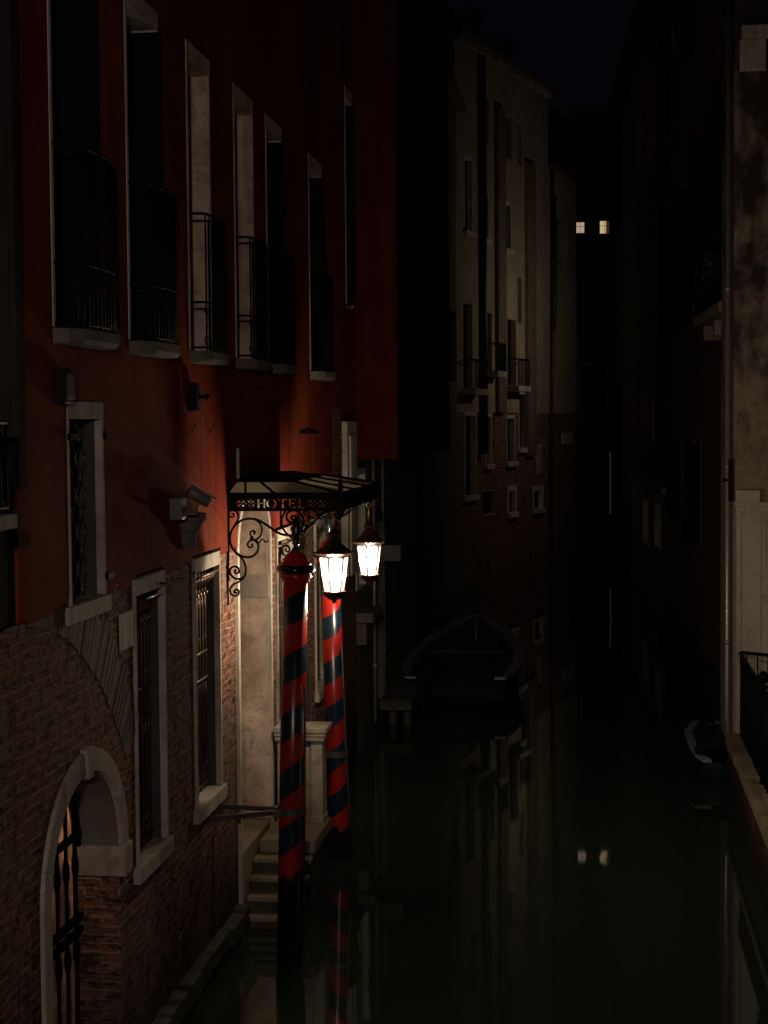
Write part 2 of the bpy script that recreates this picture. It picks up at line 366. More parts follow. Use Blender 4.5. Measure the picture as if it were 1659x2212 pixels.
def spandrel(mb, f, t0, t1, zs, rise, ztop, d=0, n=20):
    p = archpts(t0, t1, zs, rise, n)
    for i in range(n):
        (a, za), (b, zb) = p[i], p[i+1]; mb.face([f.P(a, za, d), f.P(b, zb, d), f.P(b, ztop, d), f.P(a, ztop, d)])
def window(root, f, t0, t1, z0, z1, fw=.07, fh=.14, depth=.28, proud=.025, sill=None, fm='stone', rm=None, back='void', bars=0, name='window', fwn=None):
    """opening t0..t1, z0..z1. returns (pane object, hole)"""
    mb = MB(); mb.face([f.P(t0, z0, -depth), f.P(t1, z0, -depth), f.P(t1, z1, -depth), f.P(t0, z1, -depth)])
    po = mb.build(name, M[back], root)
    fr = MB(); dd = -depth if rm is None else -.03; fn = fwn if fwn is not None else fw
    f.box(fr, t0-fn, t0, z0, z1, dd, proud); f.box(fr, t1, t1+fw, z0, z1, dd, proud); f.box(fr, t0-fn, t1+fw, z1, z1+fh, dd, proud)
    if sill: h, pr, ext = sill; f.box(fr, t0-ext, t1+ext, z0-h, z0, -depth, pr)
    else: f.box(fr, t0-fw, t1+fw, z0-.06, z0, -depth, .01); h = .06; ext = fw
    fr.build('frame', M[fm], po, .006)
    if rm:
        r = MB(); e = .004
        f.box(r, t0-fn, t0-e, z0, z1-.002, -depth-.02, -.031); f.box(r, t1+e, t1+fw, z0, z1-.002, -depth-.02, -.031); f.box(r, t0-fw, t1+fw, z1+.002, z1+fh, -depth-.02, -.031)
        r.build('reveal', M[rm], po)
    if bars:
        g = MB()
        for k in range(bars): t = t0 + (t1-t0)*(k+.5)/bars; g.tube([f.P(t, z0, -.1), f.P(t, z1, -.1)], .012, 5)
        for q in (.3, .7): g.tube([f.P(t0, z0+(z1-z0)*q, -.1), f.P(t1, z0+(z1-z0)*q, -.1)], .012, 5)
        g.build('grille', M['iron'], po)
    e = max(ext, fw)
    return po, (t0-fn, t1+fw, z0-h, z1+fh)

# ================================================================== WATER
mb = MB(); mb.face([(-60, -20, 0), (60, -20, 0), (60, 200, 0), (-60, 200, 0)])
tag(mb.build('water', M['water']), kind='structure')

# ================================================================== HOTEL
XW = -3.5
hf = Fac((XW, 0), (XW, 100)); hf.s0 = 0
hotel = thing('hotel_building', (XW, 17, 0), 'long red plastered hotel with exposed brick ground floor and tall balconied windows', 'building')
S0, S1, ZB, ZT = 8.5, 24.84, 3.84, 15.0
stH = []; brH = []
# tall first-floor windows
TW = [(10.82, 11.74), (12.64, 13.52), (14.58, 15.38), (16.51, 17.37), (18.15, 18.98), (20.89, 21.80), (24.02, 24.66)]
leafs = {0: 1, 1: 1, 4: 1, 5: 1, 6: 1}
ZF0, ZF1 = 5.68, 8.18
for i, (a, b) in enumerate(TW):
    z0, z1 = (ZF0, ZF1 + (.12 if i == 0 else 0)) if i < 6 else (6.7, 9.6)
    po, h = window(hotel, hf, a, b, z0, z1, .055, .15, .34, .03, fm='reveal' if i in (2, 3) else 'pale', name='balcony_window' if i < 6 else 'window', rm=None)
    stH.append(h)
    if i in leafs:
        L = MB(); pr = .075
        # leaf folded back against the far reveal, with ledged boards
        hf.box(L, b-.055, b-.012, z0+.02, z1-.03, -.32, pr)
        for k in range(5): hf.box(L, b-.062, b-.055, z0+.06, z1-.07, -.30+k*.075, -.30+k*.075+.062)
        hf.box(L, a+.012, a+.05, z0+.02, z1-.06, -.33, -.02)
        L.build('shutter', M['shutter'], po, .003)
def balcony(a, b, idx):
    a -= .06; b += .10; zs0, zs1 = 5.55, 5.67; D = .21
    sl = MB(); pl = [(a, 0), (a+.05, D*.55), (a+.17, D*.93), (b-.17, D), (b-.02, D*.70), (b, 0)]
    bot = [hf.P(t, zs0+.02, d*.9) for t, d in pl]; top = [hf.P(t, zs1, d) for t, d in pl]; mid = [hf.P(t, zs0+.05, d) for t, d in pl]; n = len(pl)
    sl.faces(bot+mid+top, [tuple(range(n))[::-1], tuple(range(2*n, 3*n))] + [(i, (i+1) % n, n+(i+1) % n, n+i) for i in range(n)] + [(n+i, n+(i+1) % n, 2*n+(i+1) % n, 2*n+i) for i in range(n)])
    so = sl.build('balcony', M['greystone'], hotel, .006)
    r = MB(); h = 1.18; zm = zs1+.42
    def pt(t):  # plan of the bowed rail
        if t < .0: return 0, 0
        s = math.sin(PI*min(max(t, 0), 1)); return a+.03+(b-a-.05)*t, (D-.012)*(s**.17 if s > 0 else 0)
    N = 26; P = [pt(i/N) for i in range(N+1)]
    for z, rr in ((zs1+h, .013), (zm, .011), (zs1+.03, .011)): r.tube([hf.P(t, z, d) for t, d in P], rr, 5)
    for i in range(0, N+1, 2):
        t, d = P[i]; r.tube([hf.P(t, zs1, d), hf.P(t, zs1+h, d)], .0085 if i % 6 else .012, 5)
    for i in range(1, N-2, 4):   # scrolls of the lower band
        (ta, da), (tb, db) = P[i], P[min(i+2, N)]; ct, cdp = (ta+tb)/2, (da+db)/2
        ex = hf.P(tb, 0, db) - hf.P(ta, 0, da); L = max(ex.length, .02); ex.normalize(); c = hf.P(ct, 0, cdp)
        for zc, sg in ((zm-.06, -1), (zs1+.09, 1)):
            q = []
            for k in range(14):
                aa = k/13*1.6*2*PI/1.6; R = .042*(1-k/16); q.append(c + ex*math.cos(aa)*R + Vector((0, 0, zc + sg*math.sin(aa)*R)))
            r.tube(q, .0055, 4)
        r.tube([c + Vector((0, 0, zs1+.12)) , c + ex*.018 + Vector((0, 0, zs1+.21)), c + Vector((0, 0, zm-.1))], .006, 4)
    r.build('railing', M['iron'], so)
for i in range(6): balcony(*TW[i], i)

# small window beside the neighbour: deep reveal and curly grille
s_a, z_a = hf.U(141, 905); s_b, _ = hf.U(212, 905); _, z_b = hf.U(141, 1312)
s_b = s_a + 1.0
s_b = hf.U(213, 1000)[0]; 
po, h = window(hotel, hf, s_a, s_b, z_b, z_a, .045, .12, .15, .03, sill=(.12, .05, .10), rm='shaderev'); stH.append(h)
g = MB(); n = 7
for k in range(n):
    t = s_a + (s_b-s_a)*(k+.5)/n; sg = 1 if k % 2 else -1
    P = []
    for q in range(60):
        z = z_b + (z_a-z_b)*q/59; P.append(hf.P(t + sg*.045*math.sin(2*PI*(z-z_b)/.26), z, -.10))
    g.tube(P, .0075, 5)
for q in range(11):
    z = z_b + (z_a-z_b)*(q+.5)/11; g.tube([hf.P(s_a, z, -.105), hf.P(s_b, z, -.105)], .005, 4) if q in (0, 5, 10) else None
g.build('grille', M['rust'], po)
g = MB()
for z, t in ((z_a-.12, s_b+.04), (z_b+.13, s_b+.04), (z_a-.12, s_a-.04)): g = MB(); hf.box(g, t-.02, t+.13, z-.022, z+.022, .03, .055); g.build('hinge', M['shutter'], po)

# ground-floor barred windows
def grille(po, a, b, z0, z1, n=8, dep=-.10, bow=0.0, m='rust'):
    g = MB()
    for k in range(n): t = a + (b-a)*(k+.5)/n; g.tube([hf.P(t, z0, dep), hf.P(t, z1-.10, dep), hf.P(t, z1-.04, dep)], .0105, 5)
    H = z1-z0
    for q in (.03, .50, .62): g.tube([hf.P(a, z0+H*q, dep+.01), hf.P(b, z0+H*q, dep+.01)], .010, 5)
    g.tube([hf.P(a, z1-.05, dep+.12), hf.P(b, z1-.05, dep+.12)], .012, 5)
    for zc in (z1-.28, z1-.34, z0+H*.46, z0+H*.67, z0+H*.44, z0+H*.10, z0+H*.06):
        for k in range(n):
            t = a + (b-a)*(k+.5)/n; c = hf.P(t, zc, dep)
            g.tube([c + Vector((0, .026*math.cos(j*PI/5), .034*math.sin(j*PI/5))) for j in range(10)], .005, 4, closed=True)
    for k in range(n):
        t = a + (b-a)*(k+.5)/n; e = (b-a)/n*.42
        g.tube([hf.P(t-e, z1-.22, dep), hf.P(t, z1-.06, dep+.10), hf.P(t+e, z1-.22, dep)], .0055, 4)
        g.lathe([(.001, -.03), (.016, 0), (.001, .03)], hf.P(t, z1-.25, dep+.015), 6)
    g.build('grille', M[m], po)
zg0, zg1 = 1.66, 3.73
gw = [(292, 352), (419, 472), (597, 612), (681, 700)]
GW = []
for i, (u0, u1) in enumerate(gw):
    a = hf.U(u0, 1600)[0]; b = hf.U(u1, 1600)[0]
    if i == 0: a = hf.U(290, 1500)[0]; b = hf.U(351, 1500)[0]
    if i == 1: a = hf.U(420, 1500)[0]; b = hf.U(471, 1500)[0]
    if i == 2: a = hf.U(597, 1400)[0]; b = a + .95
    if i == 3: a = hf.U(681, 1400)[0]; b = a + .95
    GW.append((a, b))
    po, h = window(hotel, hf, a, b, zg0, zg1, .038, .13, .15, .03, sill=(.13, .06, .10), rm='shaderev' if i < 2 else None, fm='stone', fwn=.015 if i == 0 else .035); brH.append(h)
    stH.append(h)
    grille(po, a, b, zg0, zg1)

# hotel water door with arched stone reveal
da = hf.U(514, 1500)[0]; db = hf.U(581, 1500)[0]; DZ = .745
dm = MB(); dm.face([hf.P(da, DZ, -.62), hf.P(db, DZ, -.62), hf.P(db, 4.4, -.62), hf.P(da, 4.4, -.62)])
do = dm.build('door', M['shutter'], hotel)
fr = MB(); archband(fr, hf, da, db, -.3, 3.75, .62, .085, -.02, .035); fr.build('frame', M['pale'], do, .005)
fr = MB(); archband(fr, hf, da+.003, db-.003, -.3, 3.75, .615, .08, -.62, -.021); fr.build('reveal', M['reveal'], do)
fr = MB(); hf.box(fr, da, db, -.3, DZ, -.62, -.001); fr.build('threshold', M['steps'], do)
fr = MB(); hf.box(fr, db-.03, db-.001, 3.16, 3.42, -.56, .02); fr.build('jamb_block', M['stone'], do, .012)
fr = MB(); hf.box(fr, db-.018, db-.0015, .76, 1.9, -.57, .015); fr.build('jamb_slab', M['reveal'], do, .01)
hole_door = (da-.085, db+.085, -.3, 4.455); brH.append(hole_door); stH.append(hole_door)

# arched water gate
ga, gb = hf.U(104, 2000)[0], hf.U(257, 1780)[0]; GS, GR, GWD = 1.93, .71, .16
gh = (ga-GWD, gb+GWD, -.4, GS+GR+GWD); brH.append(gh)
go = MB(); go.face([hf.P(ga-.3, -.4, -1.9), hf.P(gb+.5, -.4, -1.9), hf.P(gb+.5, 3, -1.9), hf.P(ga-.3, 3, -1.9)]); gate = go.build('water_gate', M['void'], hotel)
fr = MB(); archband(fr, hf, ga, gb, -.4, GS, GR, GWD, -.012, .03, right=False); fr.build('stone_arch', M['stone'], gate, .006)
kc = (ga+gb)/2; k = MB(); k.hexa([hf.P(kc-.055, GS+GR-.03, -.06), hf.P(kc+.055, GS+GR-.03, -.06), hf.P(kc+.055, GS+GR-.03, .055), hf.P(kc-.055, GS+GR-.03, .055),
    hf.P(kc-.085, GS+GR+GWD+.02, -.06), hf.P(kc+.085, GS+GR+GWD+.02, -.06), hf.P(kc+.085, GS+GR+GWD+.02, .055), hf.P(kc-.085, GS+GR+GWD+.02, .055)]); k.build('keystone', M['stone'], gate, .004)
fr = MB(); archband(fr, hf, ga+.003, gb-.003, GS-.02, GS, GR-.003, GWD, -.36, -.013); fr.build('reveal', M['greyst'], gate)
fr = MB()
for (x0, x1) in ((ga-.15, ga+.004), (gb-.004, gb+.15)): fr = MB(); hf.box(fr, x0, x1, -.4, GS-.24, -.36, -.014 if x0 < ga else .001); fr.build('brick_jamb', M['brick'], gate)
fr = MB(); hf.box(fr, gb-.02, gb+GWD+.04, GS-.23, GS, -.36, .05); fr.build('impost', M['stone'], gate, .01)
fr = MB(); D = -.31; hf.box(fr, ga-.1, gb+.1, -.3, .12, -.32, -.30)
for t in [ga+.1 + (gb-ga-.2)*i/7 for i in range(8)]: hf.box(fr, t-.013, t+.013, .0, GS+GR*.9*math.sqrt(max(.01, 1-((t-kc)/((gb-ga)/2))**2)), D-.012, D+.012)
for z in (.5, 1.28, 1.38, 2.0): hf.box(fr, ga-.1, gb+.1, z, z+.04, D-.018, D+.03)
fr.tube([hf.P(t, z, D) for t, z in archpts(ga+.03, gb-.03, GS, GR-.03)], .03, 6)
for t in [ga+.1 + (gb-ga-.2)*i/7 for i in range(8)]:
    for z in (1.8, 1.15): fr.lathe([(.012, -.12), (.028, -.03), (.028, .03), (.012, .12)], hf.P(t, z, D), 8)
fr.build('iron_gate', M['iron'], gate)
fr = MB(); fr.face([hf.P(ga-.15, -.2, D-.05), hf.P(gb+.15, -.2, D-.05), hf.P(gb+.15, GS+GR+.1, D-.05), hf.P(ga-.15, GS+GR+.1, D-.05)]); fr.build('lattice', M['mesh'], gate)
lamp('POINT', 'passage_light', (XW-1.0, 12.0, 2.9), 70.0, (1, .66, .45), shadow_soft_size=.05)

# walls
wb = MB(); panel(wb, hf, S0, S1, -.4, ZB, [(h[0], h[1], h[2], min(h[3], ZB)) for h in brH]); spandrel(wb, hf, ga-GWD, gb+GWD, GS, GR+GWD, GS+GR+GWD)
wb.build('brick_wall', M['brick'], hotel)
ws = MB(); N0 = S0+0.0; SX = hf.U(33, 1300)[0]
panel(ws, hf, SX, S1, ZB+.05, ZT, [(h[0], h[1], max(h[2], ZB+.05), h[3]) for h in stH if h[3] > ZB+.06], .022)
# ragged lower edge of the plaster
t = SX; zprev = ZB + random.uniform(-.03, .03)
while t < S1:
    t2 = min(t + random.uniform(.05, .14), S1); z2 = ZB + random.uniform(-.035, .035)
    tm = (t+t2)/2
    if not any(h[0] < tm < h[1] and h[2] < ZB < h[3] for h in stH):
        ws.face([hf.P(t, zprev, .022), hf.P(t2, z2, .022), hf.P(t2, ZB+.05, .022), hf.P(t, ZB+.05, .022)])
        ws.face([hf.P(t, zprev, -.001), hf.P(t2, z2, -.001), hf.P(t2, z2, .022), hf.P(t, zprev, .022)])
    t, zprev = t2, z2
spandrel(ws, hf, da-.085, db+.085, 3.75, .705, 4.455, .022)
ws.face([hf.P(SX, ZB, 0), hf.P(SX, ZT, 0), hf.P(SX, ZT, .022), hf.P(SX, ZB, .022)])
ws.build('stucco_wall', M['red'], hotel)
bk = MB(); bk.face([hf.P(SX, 3.8, 0), hf.P(SX, ZT, 0), (-12, SX, ZT), (-12, SX, 3.8)]); bk.face([hf.P(S1, -.4, 0), hf.P(S1, ZT, 0), (-12, S1, ZT), (-12, S1, -.4)])
bk.face([hf.P(SX, 15.0, 0), hf.P(S1, 15.0, 0), (-12, S1, 17.5), (-12, SX, 17.5)]); bk.build('roof', M['roof'], hotel)
# wooden-black interior back so no light leaks
bk = MB(); bk.face([(-6.2, S0, -.4), (-6.2, S1, -.4), (-6.2, S1, ZT), (-6.2, S0, ZT)]); bk.build('back_wall', M['void'], hotel)
# relieving arch of soldier bricks
v = MB(); C0, CZ, RR = 9.9, .70, 3.10; a = math.radians(92)
while a > math.radians(36):
    w_ = .068/RR; r1 = RR + .44 + random.uniform(-.04, .04); r0 = RR + random.uniform(0, .015); d = random.uniform(.003, .010)
    q = [(C0+r*math.cos(x), CZ+r*math.sin(x)) for r, x in ((r0, a), (r0, a-w_*.84), (r1, a-w_*.84), (r1, a))]
    if min(z for _, z in q) < 3.82 and q[0][0] > 8.6:
        q = [(tt, min(z, 3.83)) for tt, z in q]
        v.hexa([hf.P(x, z, -.02) for x, z in q] + [hf.P(x, z, d) for x, z in q], random.choice((0, 0, 1)))
    a -= w_*random.uniform(.85, 1.2)
v.build('relieving_arch', [M['vous'], M['vous2']], hotel)
# stone block, base ledge, mooring ring, brick patch, stone pilaster, anchors
v = MB(); a = hf.U(257, 1330)[0]; b = hf.U(289, 1330)[0]; hf.box(v, a, b-.08, 3.36, 3.64, -.02, .02); v.build('stone_block', M['pale'], hotel, .01)
t = 9.0
while t < da-.1:
    t2 = min(t+random.uniform(.5, 1.1), da-.1)
    if not (t < gb+GWD and t2 > ga-GWD): v = MB(); hf.box(v, t, t2-.01, .12+random.uniform(-.02, .02), .30+random.uniform(-.03, .02), -.02, .10+random.uniform(-.02, .03)); v.build('base_stone', M['mossy'], hotel, .02)
    t = t2
v = MB(); p = onX(377, 2290/1.13, XW+.03); c = hf.P(hf.U(378, 2295/1.1302)[0], hf.U(378, 2295/1.1302)[1], .05)
v = MB(); t, z = hf.U(377, 2290/1.1302*1.0); v.tube([hf.P(t+.035*math.sin(k*PI/8), z-.05+.10*math.cos(k*PI/8), .04+.02*math.cos(k*PI/8)) for k in range(16)], .011, 6, closed=True)
v.build('mooring_ring', M['rust'], hotel)
v = MB(); a = hf.U(716, 960)[0]; b = 23.3; hf.box(v, a, b, 4.2, 5.25, .0, .026); v.build('brick_patch', M['brick_dry'], hotel)
v = MB(); a = 23.45; hf.box(v, a, a+.95, 2.9, 5.05, .0, .10); hf.box(v, a+.15, a+.60, 2.9, 4.86, .10, .13); v.build('stone_pilaster', M['pale'], hotel, .008)
v = MB()
for (u, vv) in ((415, 925), (455, 925), (488, 918)):
    v = MB(); t, z = hf.U(u-4, vv+12, .02); p = hf.P(t, z, .02); q = onX(u+8, vv-10, XW+.10); v.tube([p, (p+q)/2, q], .006, 5); v.tube([p, p+Vector((0, 0, .11))], .004, 4); v.build('wall_hook', M['iron'], hotel)
for (u0, u1, vv) in ((551, 568, 839), (648, 686, 935)):
    v = MB(); a, z = hf.U(u0, vv, .03); b, _ = hf.U(u1, vv, .03); v.tube([hf.P(a, z, .035), hf.P((a+b)/2, z+.004, .05), hf.P(b, z-.01, .035)], .012, 5); v.build('wall_hook', M['iron'], hotel)

# corbel below the camera
v = MB(); c = hf.P(*hf.U(385, 1104)); z1 = 4.28
cy = c.y+.10
prof = [(.13, z1), (.13, z1-.055), (.115, z1-.07), (.10, z1-.13), (.075, z1-.17), (.078, z1-.18), (.075, z1-.24), (.045, z1-.30), (.0, z1-.31)]
P = []; nseg = 12
for r, z in prof:
    for k in range(nseg+1):
        aa = -PI/2 + PI*k/nseg; P.append((XW+.01 + 1.6*r*math.cos(aa)**.6 if math.cos(aa) > 1e-6 else XW+.01, cy + r*1.15*math.sin(aa), z))
fl = [(i*(nseg+1)+k, (i+1)*(nseg+1)+k, (i+1)*(nseg+1)+k+1, i*(nseg+1)+k+1) for i in range(len(prof)-1) for k in range(nseg)] + [tuple(range(nseg+1))]
v.faces(P, fl); v.build('stone_corbel', M['greystone'], hotel)

# ---- security camera
t, z = hf.U(358, 1098, .0); cx = XW+.03
seccam = thing('security_camera', (cx, t+.2, z), 'grey bullet security camera on a junction box above the stone corbel', 'camera')
v = MB(); hf.box(v, t+.02, t+.20, z-.10, z+.08, .022, .13); v.build('junction_box', M['greypaint'], seccam, .008)
v = MB(); p0 = hf.P(t+.12, z-.05, .13); p1 = p0+Vector((.10, .0, 0)); p2 = p1+Vector((.02, 0, .10)); v.tube([p0, p1], .018, 8); v.tube([p1, p1+Vector((0, 0, .05)), p2], .014, 8); v.lathe([(.03, 0), (.03, .012)], p0, 10, axis=(1, 0, 0)); v.build('bracket', M['greypaint'], seccam)
ax = Vector((.62, .35, -.42)).normalized(); v = MB(); pc = p2+Vector((0, 0, .04)); v.lathe([(.04, -.10), (.048, -.09), (.048, .09), (.043, .10)], pc, 16, axis=ax); cb = v.build('camera_body', M['greypaint'], seccam)
v = MB(); e1 = ax.cross(Vector((0, 0, 1))).normalized(); e2 = e1.cross(ax); q = [pc + ax*a_ + e1*b_ + e2*.056 for a_, b_ in ((-.10, -.045), (.14, -.045), (.14, .045), (-.10, .045))]
v.hexa(q + [p_ + e2*.006 for p_ in q]); v.build('sunshield', M['plate'], cb); v = MB(); v.lathe([(.036, .101), (.036, .104)], pc, 16, axis=ax); v.build('lens', M['rubber'], cb)

# ---- dark wall boxes
def wallbox(u, v0, v1, w_, lab, knob=True, fac=hf, X=None):
    t, zt = fac.U(u, v0); _, zb = fac.U(u, v1); th = thing('wall_box', fac.P(t, zb, 0), lab, 'box', 'dark boxes fixed to the walls')
    v = MB(); fac.box(v, t, t+w_, zb, zt, .022, .10); v.build('housing', M['rubber'], th, .008)
    v = MB(); fac.box(v, t+.02, t+w_-.02, zb+.03, zt-.03, .10, .115); v.build('lid', M['darkpipe'], th, .004)
    if knob: v = MB(); v.lathe([(.018, 0), (.018, .05), (.026, .055), (.026, .085), (.01, .09)], fac.P(t+w_/2, (zt+zb)/2, .115), 10, axis=tuple(fac.n)); v.build('knob', M['rubber'], th)
wallbox(107, 795, 872, .19, 'larger dark box just above the small grilled window on the red wall', False)
wallbox(398, 826, 888, .13, 'small dark box with a round knob under the third balcony of the red wall')

# ---- cable between the two barred windows
v = MB(); pts = [(372, 1262), (385, 1264), (392, 1262), (404, 1252), (418, 1252), (428, 1251), (436, 1247), (444, 1240), (449, 1232)]
c1 = [(346, 1258), (362, 1262), (374, 1262), (380, 1256), (386, 1251)] ; c2 = [(386, 1250), (398, 1251), (408, 1249), (416, 1241), (420, 1234)]
P = [onX(u_, v_, XW+.05) for u_, v_ in c1+c2]; v.tube(P, .007, 5)
tag(v.build('cable', M['rubber']), 'thin loose cable sagging from one barred window to the next', 'cable')

# ================================================================== STEPS, LANDING, PARAPET
Yl = 17.27; lx0, lz = XW+.036, .725; lx1 = onZ(684, 1811, lz).x
st = thing('stone_steps', ((lx0+lx1)/2, 17.4, 0), 'worn stone steps running down from the hotel door into the water', 'steps')
v = MB(); v.box((lx0, Yl, lz-.14), (lx1, 18.36, lz)); v.build('landing', M['steps'], st, .015)
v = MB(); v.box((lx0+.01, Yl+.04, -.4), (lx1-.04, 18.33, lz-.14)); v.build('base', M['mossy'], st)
for k in range(1, 7):
    y = Yl - .18*k; z = lz - .15*k; v = MB(); rnd = random.uniform(-.01, .01)
    v.box((XW+.004, y+rnd, z-.05), (lx1-.015*k, y+.21, z)); so = v.build('step', M['steps'], st, .012)
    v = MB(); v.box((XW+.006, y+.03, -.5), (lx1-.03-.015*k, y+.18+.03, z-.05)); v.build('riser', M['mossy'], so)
par = thing('stone_parapet', (-3.15, 18.3, lz), 'pale carved stone parapet with moulded top at the end of the landing', 'parapet')
v = MB(); y0 = 18.03
v.box((lx0+.06, y0+.05, lz), (lx1-.05, y0+.28, 1.66))
v.build('dado', M['stone'], par, .006)
v = MB()
for x0, x1 in ((lx0+.05, lx0+.17), (lx1-.17, lx1-.04)): v.box((x0, y0+.02, lz+.06), (x1, y0+.30, 1.62))
v.box((lx0+.045, y0+.0, lz), (lx1-.03, y0+.32, lz+.07)); v.build('panel_frame', M['stone'], par, .006)
v = MB()
for (z0, z1, e) in ((1.62, 1.67, .03), (1.67, 1.71, .045), (1.71, 1.77, .06)): v.box((lx0+.04-e*.3, y0-e, z0+.001), (lx1-.04+e, y0+.30+e, z1))
v.build('cornice', M['stone'], par, .010)

# ================================================================== MOORING POLES
def pole(p0, p1, label, pm):
    th = thing('mooring_pole', (p0.x, p0.y, 0), label, 'mooring pole', 'striped mooring poles at the hotel door')
    ax = (p1-p0).normalized(); R = .118; L = (p1-p0).length
    v = MB(); v.lathe([(R*1.0, -1.5), (R*1.0, 0), (R, L*.5), (R*.96, L)], p0, 40, axis=ax); v.build('shaft', M[pm], th)
    c = p1; v = MB()
    v.lathe([(R*1.0, -.05), (R*1.12, -.045), (R*1.12, -.015), (R*1.26, -.005), (R*1.26, .03), (R*1.05, .035)], c, 40, axis=ax)
    v.lathe([(R*1.22, .115), (R*1.22, .128), (R*1.0, .14), (R*.93, .17), (R*.80, .20), (R*.50, .232), (R*.34, .243)], c, 40, axis=ax); v.build('cap', M['redgloss'], th)
    v = MB(); v.lathe([(R*1.05, .034), (R*1.4, .045), (R*1.52, .062), (R*1.52, .082), (R*1.4, .10), (R*1.2, .116)], c, 40, axis=ax); v.build('ring', M['navy'], th)
    v = MB(); v.lathe([(R*.36, .243), (R*.34, .25), (R*.27, .262), (R*.18, .28), (R*.16, .292), (R*.30, .30), (R*.31, .312), (R*.24, .322), (R*.33, .35), (R*.38, .39), (R*.36, .44), (R*.27, .50), (R*.13, .535), (.001, .545)], c, 20, axis=ax); v.build('finial', M['navy'], th)
    return th, ax
pa0 = onZ(625, 2080, 0); pa1 = onY(638, 1246, pa0.y)
pA, axA = pole(pa0, pa1, 'front red and navy striped mooring pole with a pointed finial, nearer the steps', 'pole')
pb0 = onZ(735, 1853, 0); pb1 = onY(712, 1212, pb0.y)
pB, axB = pole(pb0, pb1, 'rear red and navy striped mooring pole partly hidden behind the nearer lantern', 'pole_rear')
# mooring hoops and wall brackets
def bracket(c, lab, wall=True, rails=None, w_=.145):
    th = thing('pole_bracket', c, lab, 'bracket', 'iron brackets holding the mooring poles')
    v = MB(); N = 24
    ring = [c + Vector((w_*math.cos(2*PI*k/N), w_*math.sin(2*PI*k/N), 0)) for k in range(N)]
    for i in range(N):
        a, b = ring[i], ring[(i+1) % N]; ia = c+(a-c)*.9; ib = c+(b-c)*.9; h = Vector((0, 0, .035))
        v.hexa([a-h, b-h, ib-h, ia-h, a+h, b+h, ib+h, ia+h])
    v.build('collar', M['steel'], th)
    if wall:
        for dy in (-.42, .10):
            v = MB(); a = Vector((XW+.01, c.y+dy, c.z+ (.0 if dy < 0 else .0))); b = c + Vector((-.12, dy*.25, 0)); d = (b-a).normalized(); s = d.cross(Vector((0, 0, 1)))*.012
            h = Vector((0, 0, .022)); v.hexa([a-s-h, b-s-h, b+s-h, a+s-h, a-s+h, b-s+h, b+s+h, a+s+h]); v.build('arm', M['steel'], th)
            v = MB(); v.box((XW, a.y-.05, a.z-.06), (XW+.014, a.y+.05, a.z+.06)); v.build('wall_plate', M['steel'], th)
    v = MB(); v.lathe([(.014, -.03), (.014, .03)], c + Vector((-.10, -.13, 0)), 8, axis=(1, 0, 0)); v.box((c.x-.14, c.y-.165, c.z-.028), (c.x-.06, c.y-.13, c.z+.028)); v.build('clamp', M['steel'], th)
    return th
cA = onY(628, 1750, pa0.y); bracket(cA, 'long iron bracket with two arms tying the front striped pole to the brick wall')
cB = pb0 + (pb1-pb0)*((onY(735, 1626, pb0.y).z)/pb1.z); bracket(cB, 'short iron collar clamped around the rear striped pole', False)
def rod(pts, r, lab, m='steel'):
    v = MB(); v.tube(pts, r, 8); return tag(v.build('mooring_rod', M[m]), lab, 'rod', 'steel rods beside the mooring poles')
yA = pa0.y - .135
rod([onY(651, 1482, yA), onY(648, 1750, yA), onY(643, 2060, yA)], .009, 'left one of the two steel rods rising beside the front striped pole')
rod([onY(659, 1484, yA+.02), onY(658, 1750, yA+.02), onY(655, 2050, yA+.02)], .009, 'right one of the two steel rods rising beside the front striped pole', 'darkpipe')
yB = pb0.y - .09
rod([onY(738, 1395, yB), onY(743, 1500, yB), onY(748, 1640, yB), onY(753, 1720, yB), onY(760, 1810, yB)], .011, 'thin steel rod along the right side of the rear striped pole')

# ================================================================== CANOPY
YC0, YC1 = 16.0, 18.75
cornL = onY(484, 1063, YC0); cornR = onY(735, 1063, YC0)
CX1 = cornR.x; ZE = 4.365; ZFB = 4.205
can = thing('hotel_canopy', (XW, 17.5, ZFB), 'black wrought iron entrance canopy with glass roof and HOTEL cut into its frieze', 'canopy')
# crop4 pixel -> canopy front plane
def c4(x, y, Y=YC0): return onY((500 + x/3.318)/1.1302, (1100 + y/3.318)/1.1302, Y)
# roof glass (hipped) and glazing bars
ZR = ZE+.105; xin = -2.93
E = [Vector((XW+.02, YC0, ZE)), Vector((CX1, YC0, ZE)), Vector((CX1, YC1, ZE)), Vector((XW+.02, YC1, ZE))]
T = [Vector((XW+.02, YC0+.42, ZR)), Vector((xin, YC0+.42, ZR)), Vector((xin, YC1-.42, ZR)), Vector((XW+.02, YC1-.42, ZR))]
v = MB(); v.face([E[0], E[1], T[1], T[0]]); v.face([E[1], E[2], T[2], T[1]]); v.face([E[2], E[3], T[3], T[2]])
v.build('glass_roof', M['frost'], can)
v = MB()
def bar(a, b, r=.013): v.tube([a, b], r, 5)
for a, b in ((E[0], E[1]), (E[1], E[2]), (E[2], E[3]), (T[0], T[1]), (T[1], T[2]), (T[2], T[3])): bar(a, b, .018)
up = Vector((0, 0, .008))
for i in (0, 1, 2, 3): bar(E[i]+up, T[i]+up, .014)
for q in (.16, .42): bar(E[0].lerp(E[1], q)+up, T[0].lerp(T[1], q)+up, .013)
for q in (.33, .66): bar(E[1].lerp(E[2], q)+up, T[1].lerp(T[2], q)+up, .013)
v.build('glazing_bars', M['iron'], can)
